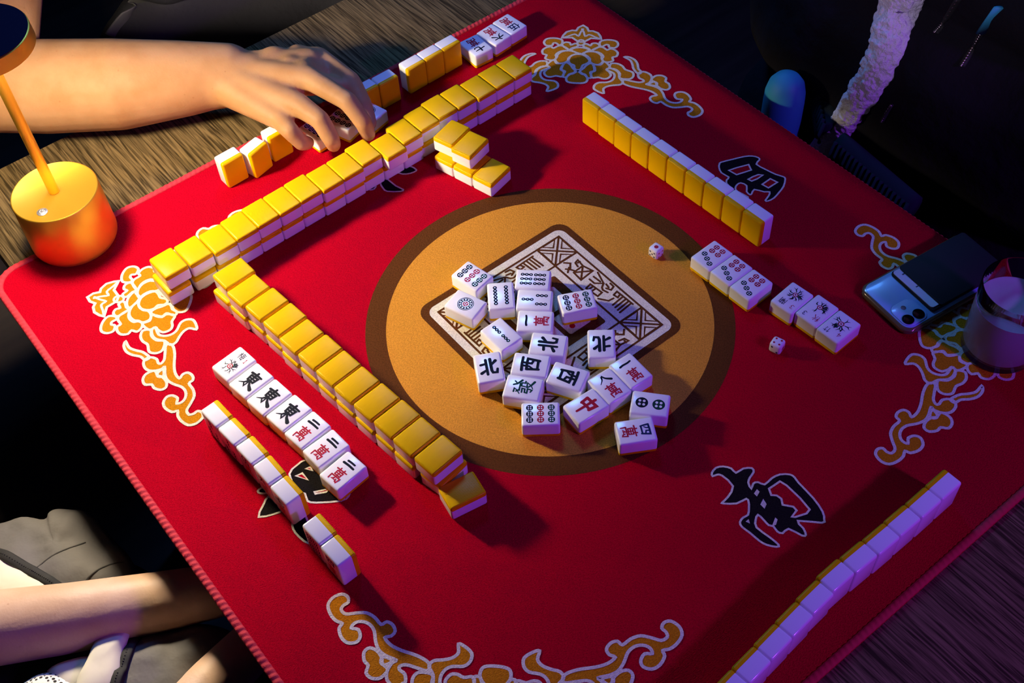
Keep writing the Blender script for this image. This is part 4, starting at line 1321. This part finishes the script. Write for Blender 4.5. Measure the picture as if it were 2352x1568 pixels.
add_head(bm, 0.155, 0.955, Z0 + 0.66, 0, -1)
pA = fuse('person', bm, 'skin', 0.0030, 12)
tag(pA, 'person in black T-shirt reaching a bare right arm and hand across the table', 'person')
hair(pA, 0.155, 0.955, Z0 + 0.66, 0, -1)
bm = bmesh.new()
capsule(bm, T(0.02, 0.99, -0.25), T(0.29, 0.99, -0.25), 0.155, 0.155)
capsule(bm, T(0.04, 1.00, 0.05), T(0.27, 1.00, 0.05), 0.150, 0.150)
capsule(bm, T(0.03, 1.02, 0.26), T(0.28, 1.02, 0.26), 0.130, 0.130)
capsule(bm, T(-0.02, 1.02, 0.33), T(0.33, 1.02, 0.33), 0.090, 0.090)
capsule(bm, T(-0.07, 1.010, 0.335), T(-0.150, 0.930, 0.250), 0.092, 0.088)
capsule(bm, T(0.36, 1.02, 0.32), T(0.450, 1.005, 0.10), 0.090, 0.078)
shirtA = fuse('shirt', bm, 'shirt_black', 0.008, 5, pA, lambda c, nr: nr * 0.010 * noise.noise(c * 14))


def legs(parent, hx, hy, fx, fy, spread=0.11, length=0.46):
    f = Vector((fx, fy, 0)).normalized()
    s = Vector((-f.y, f.x, 0))
    b_ = bmesh.new()
    h = T(hx, hy, -0.29)
    for q in (-1, 1):
        kn = h + f * length + s * spread * 1.4 * q + Vector((0, 0, 0.0))
        an = kn - f * 0.04 + Vector((0, 0, -0.50))
        capsule(b_, h + s * spread * q, kn, 0.100, 0.072)
        capsule(b_, kn, an, 0.070, 0.050)
        capsule(b_, an + Vector((0, 0, -0.05)), an + f * 0.16 + Vector((0, 0, -0.06)), 0.042, 0.036)
    return fuse('trousers', b_, 'trousers_dark', 0.010, 5, parent)


legs(pA, 0.155, 1.02, 0, -1, 0.11, 0.24)


def on_surface(bvh, px, py):
    """the point of a surface that the sight line through a photo pixel meets"""
    f = 42.126 / 36.0 * 2352
    d = Vector(((px - 1176) / f, -(py - 784) / f, -1.0))
    d = camo.rotation_euler.to_matrix() @ d
    hit, nr, _, _ = bvh.ray_cast(CAM_LOC / K, d.normalized())
    return hit, nr


bv = bvh_of(shirtA)
pts = [on_surface(bv, x, y) for x, y in ((345, -40), (320, 5), (295, 40), (262, 84))]
pts = [(h, n_) for h, n_ in pts if h]
if len(pts) > 1:
    bm = bmesh.new()
    q = [h + n_ * 0.002 for h, n_ in pts]
    tube(bm, catmull(q, 5), 0.016, 10, flat=0.16, up=pts[0][1])
    bmesh.ops.recalc_face_normals(bm, faces=bm.faces[:])
    link_mesh('strap', bm, 'strap_grey', pA)

# ------------------------------------------------------------------ person on the right in a dark fleece-lined jacket
bm = bmesh.new()
capsule(bm, T(0.72, -0.03, 0.42), T(0.70, -0.03, 0.60), 0.062, 0.062)
add_head(bm, 0.665, -0.03, Z0 + 0.72, -1, 0)
pB = fuse('person', bm, 'skin_pale', 0.005, 6)
tag(pB, 'person in black jacket with a white fleece edge, seated on the right side', 'person')
hair(pB, 0.665, -0.03, Z0 + 0.72, -1, 0)
bm = bmesh.new()
capsule(bm, T(0.70, -0.20, -0.22), T(0.70, 0.14, -0.22), 0.170, 0.170)
capsule(bm, T(0.715, -0.19, 0.02), T(0.715, 0.13, 0.02), 0.185, 0.185)
capsule(bm, T(0.715, -0.19, 0.25), T(0.715, 0.13, 0.25), 0.170, 0.170)
capsule(bm, T(0.735, -0.22, 0.38), T(0.735, 0.16, 0.38), 0.110, 0.110)
for q in (-1, 1):
    sh = T(0.735, -0.03 + 0.255 * q, 0.34)
    el = T(0.720, -0.03 + 0.345 * q, 0.02)
    wr_ = T(0.680, -0.03 + 0.20 * q, -0.16)
    capsule(bm, sh, el, 0.100, 0.082)
    capsule(bm, el, wr_, 0.080, 0.055)
jkB = fuse('jacket', bm, 'jacket_black', 0.008, 5, pB, lambda c, nr: nr * 0.016 * noise.noise(c * 9 + Vector((3, 1, 2))))
legs(pB, 0.76, -0.03, -1, 0, 0.11, 0.20)
bv = bvh_of(jkB)
px = [(2085, -40), (2075, 10), (2060, 60), (2045, 110), (2020, 165), (1985, 215), (1960, 255), (1935, 290)]
wd = [0.026, 0.026, 0.025, 0.023, 0.021, 0.019, 0.018, 0.017]
ln = [on_surface(bv, *p) for p in px]
ok_ = [(h, n_, r_) for (h, n_), r_ in zip(ln, wd) if h]
cp = catmull([h + n_ * 0.006 for h, n_, r_ in ok_], 10)
bm = bmesh.new()
rd = [ok_[min(int(i / 10), len(ok_) - 1)][2] for i in range(len(cp))]
tube(bm, cp, rd, 20, flat=0.62, up=Vector((-0.85, -0.3, 0.35)))
bmesh.ops.subdivide_edges(bm, edges=bm.edges[:], cuts=2, use_grid_fill=True)
bmesh.ops.recalc_face_normals(bm, faces=bm.faces[:])
bm.normal_update()
for v in bm.verts:
    v.co += v.normal * 0.0034 * (noise.noise(v.co * 85) + 0.6 * noise.noise(v.co * 190))
link_mesh('fleece_edge', bm, 'fleece_white', jkB)
bm = bmesh.new()
e0 = ok_[-1][0]
tube(bm, catmull([e0 + Vector((-0.004, 0, 0.006)), e0 + Vector((-0.018, 0.006, -0.02)), e0 + Vector((-0.026, 0.014, -0.05))], 6), 0.0165, 16, flat=0.5, up=Vector((-0.85, -0.3, 0.35)))
bmesh.ops.recalc_face_normals(bm, faces=bm.faces[:])
link_mesh('fleece_binding', bm, 'fleece_white', jkB)
for a, b_, nrib in (((0.556, 0.088, -0.045), (0.522, 0.044, -0.060), 8), ((0.512, 0.018, -0.062), (0.500, -0.120, -0.070), 18)):
    bm = bmesh.new()
    A_, B_ = T(*a), T(*b_)
    tube(bm, [A_ + (B_ - A_) * i / 10 for i in range(11)], 0.022, 12, flat=0.6, up=Vector((-1, 0, 0.3)))
    for i in range(nrib):
        c = A_ + (B_ - A_) * (i + 0.5) / nrib
        tube(bm, [c + Vector((-0.0105, 0, 0.016)), c + Vector((-0.0165, 0, 0.0)), c + Vector((-0.013, 0, -0.016))], 0.0028, 6)
    bmesh.ops.recalc_face_normals(bm, faces=bm.faces[:])
    link_mesh('ribbed_hem', bm, 'rib_knit', jkB)
for path, npt in (([(2150, 75), (2172, 48), (2205, -5)], 14), ([(2210, 150), (2235, 110), (2258, 70)], 16), ([(2030, 276), (2040, 258), (2052, 240)], 8)):
    ln = [on_surface(bv, *p) for p in path]
    if all(h for h, _ in ln):
        bm = bmesh.new()
        cp = [h + n_ * 0.002 for h, n_ in ln]
        tube(bm, catmull(cp, 6), 0.0045, 8, mi=1, flat=0.4)
        cc = catmull(cp, npt // 2)
        for c in cc:
            bmesh.ops.create_icosphere(bm, subdivisions=1, radius=0.0019, matrix=Matrix.Translation(c + ln[0][1] * 0.0022))
        bmesh.ops.recalc_face_normals(bm, faces=bm.faces[:])
        link_mesh('zipper', bm, ['zip_metal', 'zip_tape'], jkB)
ln = [on_surface(bv, *p) for p in ((2258, 70), (2300, 15))]
if all(h for h, _ in ln):
    bm = bmesh.new()
    cp = [h + n_ * 0.004 for h, n_ in ln]
    tube(bm, cp, 0.0060, 10, flat=0.35)
    bmesh.ops.recalc_face_normals(bm, faces=bm.faces[:])
    link_mesh('zip_pull', bm, 'bottle_blue', jkB)

# smooth blue rounded thing at the far edge of the mat
bm = bmesh.new()
lathe(bm, [(0.0, 0.07), (0.024, 0.07), (0.0275, 0.074), (0.0275, 0.180), (0.0268, 0.196), (0.0235, 0.210), (0.0170, 0.219), (0.0085, 0.2235), (0.0, 0.2245)], 48, cap=False)
bmesh.ops.recalc_face_normals(bm, faces=bm.faces[:])
bo = link_mesh('bottle', bm, 'bottle_blue', angle=50)
bo.location = T(0.5000, 0.1080, -0.2150)
tag(bo, 'smooth blue rounded bottle top behind the far mat edge beside the black jacket', 'bottle')

# ------------------------------------------------------------------ person at lower left with a grey jacket on the lap
bm = bmesh.new()
for ch in ([((-0.86, 0.235, -0.03), 0.046), ((-0.76, 0.182, -0.095), 0.0430), ((-0.690, 0.141, -0.098), 0.0410), ((-0.590, 0.081, -0.100), 0.0370), ((-0.510, 0.039, -0.103), 0.0325), ((-0.455, 0.012, -0.106), 0.0290)],
           [((-0.80, -0.20, -0.05), 0.044), ((-0.620, -0.120, -0.096), 0.0350), ((-0.512, -0.083, -0.098), 0.0290), ((-0.440, -0.064, -0.106), 0.0260)]):
    for (a, ra), (b, rb) in zip(ch, ch[1:]):
        capsule(bm, T(*a), T(*b), ra, rb, 24)
for bx, by, dy in ((-0.455, 0.012, 1), (-0.440, -0.064, -1)):
    for i, (ox, oy, l_) in enumerate(((0.0, 0.024, 0.055), (0.006, 0.009, 0.068), (0.006, -0.007, 0.064), (0.0, -0.021, 0.050))):
        capsule(bm, T(bx, by, -0.107), T(bx + 0.052 + ox, by + oy * 0.7, -0.108), 0.020, 0.0125, 14)
        capsule(bm, T(bx + 0.052 + ox, by + oy * 0.7, -0.108), T(bx + 0.060 + l_ * 0.6, by + oy * 0.7, -0.118), 0.0110, 0.0095, 12)
        capsule(bm, T(bx + 0.060 + l_ * 0.6, by + oy * 0.7, -0.118), T(bx + 0.060 + l_ * 0.75, by + oy * 0.7, -0.140), 0.0095, 0.0085, 12)
    capsule(bm, T(bx + 0.005, by + 0.02 * dy, -0.108), T(bx + 0.045, by + 0.034 * dy, -0.116), 0.0150, 0.0110, 12)
capsule(bm, T(-0.98, 0.03, 0.36), T(-0.96, 0.03, 0.54), 0.060, 0.060)
add_head(bm, -0.925, 0.03, Z0 + 0.66, 1, 0)
capsule(bm, T(-0.98, 0.03, 0.36), T(-0.93, 0.19, 0.20), 0.05, 0.05)
capsule(bm, T(-0.93, 0.19, 0.20), T(-0.86, 0.235, -0.03), 0.05, 0.045)
capsule(bm, T(-0.98, 0.03, 0.36), T(-0.90, -0.17, 0.18), 0.05, 0.05)
capsule(bm, T(-0.90, -0.17, 0.18), T(-0.80, -0.20, -0.05), 0.05, 0.044)
pC = fuse('person', bm, 'skin_pale', 0.0040, 7)
tag(pC, 'person at lower left with bare forearms resting below the mat edge', 'person')
hair(pC, -0.925, 0.03, Z0 + 0.66, 1, 0)
bm = bmesh.new()
capsule(bm, T(-0.99, -0.10, -0.24), T(-0.99, 0.16, -0.24), 0.140, 0.140)
capsule(bm, T(-0.99, -0.11, 0.08), T(-0.99, 0.17, 0.08), 0.130, 0.130)
capsule(bm, T(-0.99, -0.14, 0.28), T(-0.99, 0.20, 0.28), 0.110, 0.110)
capsule(bm, T(-0.99, 0.23, 0.29), T(-0.90, 0.255, 0.06), 0.075, 0.066)
capsule(bm, T(-0.90, 0.255, 0.06), T(-0.85, 0.235, -0.03), 0.064, 0.058)
capsule(bm, T(-0.99, -0.17, 0.29), T(-0.88, -0.225, 0.03), 0.075, 0.066)
capsule(bm, T(-0.88, -0.225, 0.03), T(-0.80, -0.20, -0.05), 0.064, 0.056)
fuse('dark_top', bm, 'top_dark', 0.008, 5, pC)
legs(pC, -0.98, 0.03, 1, 0, 0.10, 0.42)


def cloth_patch(name, pts, zc, hgt, material, parent, seed, thick=0.004, fold=0.006, dip=0.012, rings=9):
    """a lap of cloth: outline drawn as seen from above, crowned in the middle, folded by noise"""
    q = [(v.x / 1000, v.y / 1000) for v in catmull([(*p, 0) for p in pts], 5, True)]
    cx = sum(p[0] for p in q) / len(q)
    cy = sum(p[1] for p in q) / len(q)
    b_ = bmesh.new()
    rows = []
    for k in range(rings + 1):
        t = k / rings
        row = []
        for p in q:
            x, y = cx + (p[0] - cx) * t, cy + (p[1] - cy) * t
            z = zc + hgt * (1 - t * t) - dip * t ** 6
            z += fold * noise.noise(Vector((x * 17 + seed, y * 17, seed))) + fold * 0.5 * noise.noise(Vector((x * 42, y * 42 + seed, seed)))
            row.append(b_.verts.new((x, y, Z0 + z)))
        rows.append(row)
    n_ = len(q)
    for a, c in zip(rows[1:], rows[2:]):
        for i in range(n_):
            b_.faces.new((a[i], a[(i + 1) % n_], c[(i + 1) % n_], c[i]))
    ctr = b_.verts.new((cx, cy, Z0 + zc + hgt))
    for v in rows[0]:
        b_.verts.remove(v)
    for i in range(n_):
        b_.faces.new((rows[1][i], rows[1][(i + 1) % n_], ctr))
    bmesh.ops.recalc_face_normals(b_, faces=b_.faces[:])
    if sum(f.normal.z for f in b_.faces) < 0:
        bmesh.ops.reverse_faces(b_, faces=b_.faces[:])
    o = link_mesh(name, b_, material, parent)
    md = o.modifiers.new('thickness', 'SOLIDIFY')
    md.thickness = thick
    md.offset = -1
    return o


jk = thing('folded_jacket', 'grey jacket with cream zipped trim lying across the lap at lower left', 'jacket', T(-0.57, 0.12, -0.19))


def under(o):
    M = o.matrix_world.copy()
    o.parent = jk
    o.matrix_parent_inverse = jk.matrix_world.inverted()
    return o


bpy.context.view_layer.update()
g1 = cloth_patch('grey_panel', [(-680, 250), (-640, 300), (-590, 298), (-560, 272), (-548, 276), (-532, 268), (-518, 247), (-510, 214), (-508, 192), (-505, 155), (-512, 105), (-540, 85), (-600, 100), (-660, 150)], -0.172, 0.030, 'jacket_grey', None, 1.3, fold=0.012)
g2 = cloth_patch('grey_panel', [(-575, 20), (-543, 26), (-517, 18), (-479, -6), (-463, -36), (-478, -52), (-510, -66), (-560, -90), (-620, -70), (-610, -20)], -0.112, 0.014, 'jacket_grey', None, 4.1, fold=0.006)
c1 = cloth_patch('cream_panel', [(-690, 250), (-628, 243), (-610, 208), (-588, 158), (-600, 140), (-660, 170), (-700, 200)], -0.140, 0.006, 'jacket_cream', None, 2.2, fold=0.003, dip=0.004)
c2 = cloth_patch('cream_panel', [(-574, 42), (-548, 27), (-562, 9), (-588, -22), (-622, -14), (-618, 8), (-598, 24)], -0.094, 0.005, 'jacket_cream', None, 5.5, fold=0.003, dip=0.006)
c3 = cloth_patch('cream_panel', [(-634, 48), (-602, 40), (-590, 28), (-597, 14), (-622, 4), (-636, 22)], -0.104, 0.005, 'jacket_cream', None, 7.5, fold=0.003, dip=0.006)
ms = cloth_patch('mesh_pocket', [(-684, 46), (-650, 52), (-630, 44), (-616, 26), (-608, -2), (-650, -14), (-696, 10)], -0.104, 0.010, 'jacket_mesh', None, 3.3, fold=0.002, dip=0.01)
for o in (g1, g2, c1, c2, c3, ms):
    under(o)


def laid_line(name, pts, z, wdt, material, teeth=False, lift=0.002):
    bvj = bvh_of(g1, g2, c1, c2)
    q = catmull([(x / 1000, y / 1000, 0) for x, y in pts], 8)
    cp = []
    for p in q:
        h, n_, _, _ = bvj.ray_cast(Vector((p.x, p.y, Z0 + 0.1)), Vector((0, 0, -1)))
        cp.append(Vector((p.x, p.y, (h.z if h else Z0 + z) + lift)))
    b_ = bmesh.new()
    tube(b_, cp, wdt, 8, flat=0.35, mi=0)
    if teeth:
        for a, c in zip(cp, cp[1:]):
            L_ = (c - a).length
            for j in range(max(1, int(L_ / 0.0022))):
                ctr = a + (c - a) * (j + 0.5) / max(1, int(L_ / 0.0022)) + Vector((0, 0, wdt * 0.35))
                bmesh.ops.create_cube(b_, size=0.0011, matrix=Matrix.Translation(ctr))
    bmesh.ops.recalc_face_normals(b_, faces=b_.faces[:])
    return under(link_mesh(name, b_, material))


laid_line('zipper', [(-650, 285), (-623, 243), (-609, 212), (-599, 187), (-585, 152)], -0.14, 0.0062, 'zip_tape', True, 0.004)
laid_line('zipper', [(-541, 25), (-551, 17), (-562, 4), (-590, -24)], -0.14, 0.0062, 'zip_tape', True, 0.004)
laid_line('seam', [(-596, 190), (-566, 192), (-536, 192)], -0.14, 0.0009, 'jacket_seam', lift=0.0004)
laid_line('seam', [(-575, 141), (-545, 145), (-514, 148)], -0.14, 0.0009, 'jacket_seam', lift=0.0004)

# ------------------------------------------------------------------ drawing units to metres
for me in bpy.data.meshes:
    me.transform(Matrix.Scale(K, 4))
for o in bpy.data.objects:
    if o.type in ('CAMERA', 'LIGHT'):
        continue
    o.location = o.location * K
    if o.parent:
        M = o.matrix_parent_inverse.copy()
        M.translation = M.translation * K
        o.matrix_parent_inverse = M
    for md in o.modifiers:
        if md.type == 'SOLIDIFY':
            md.thickness *= K
bpy.context.view_layer.update()
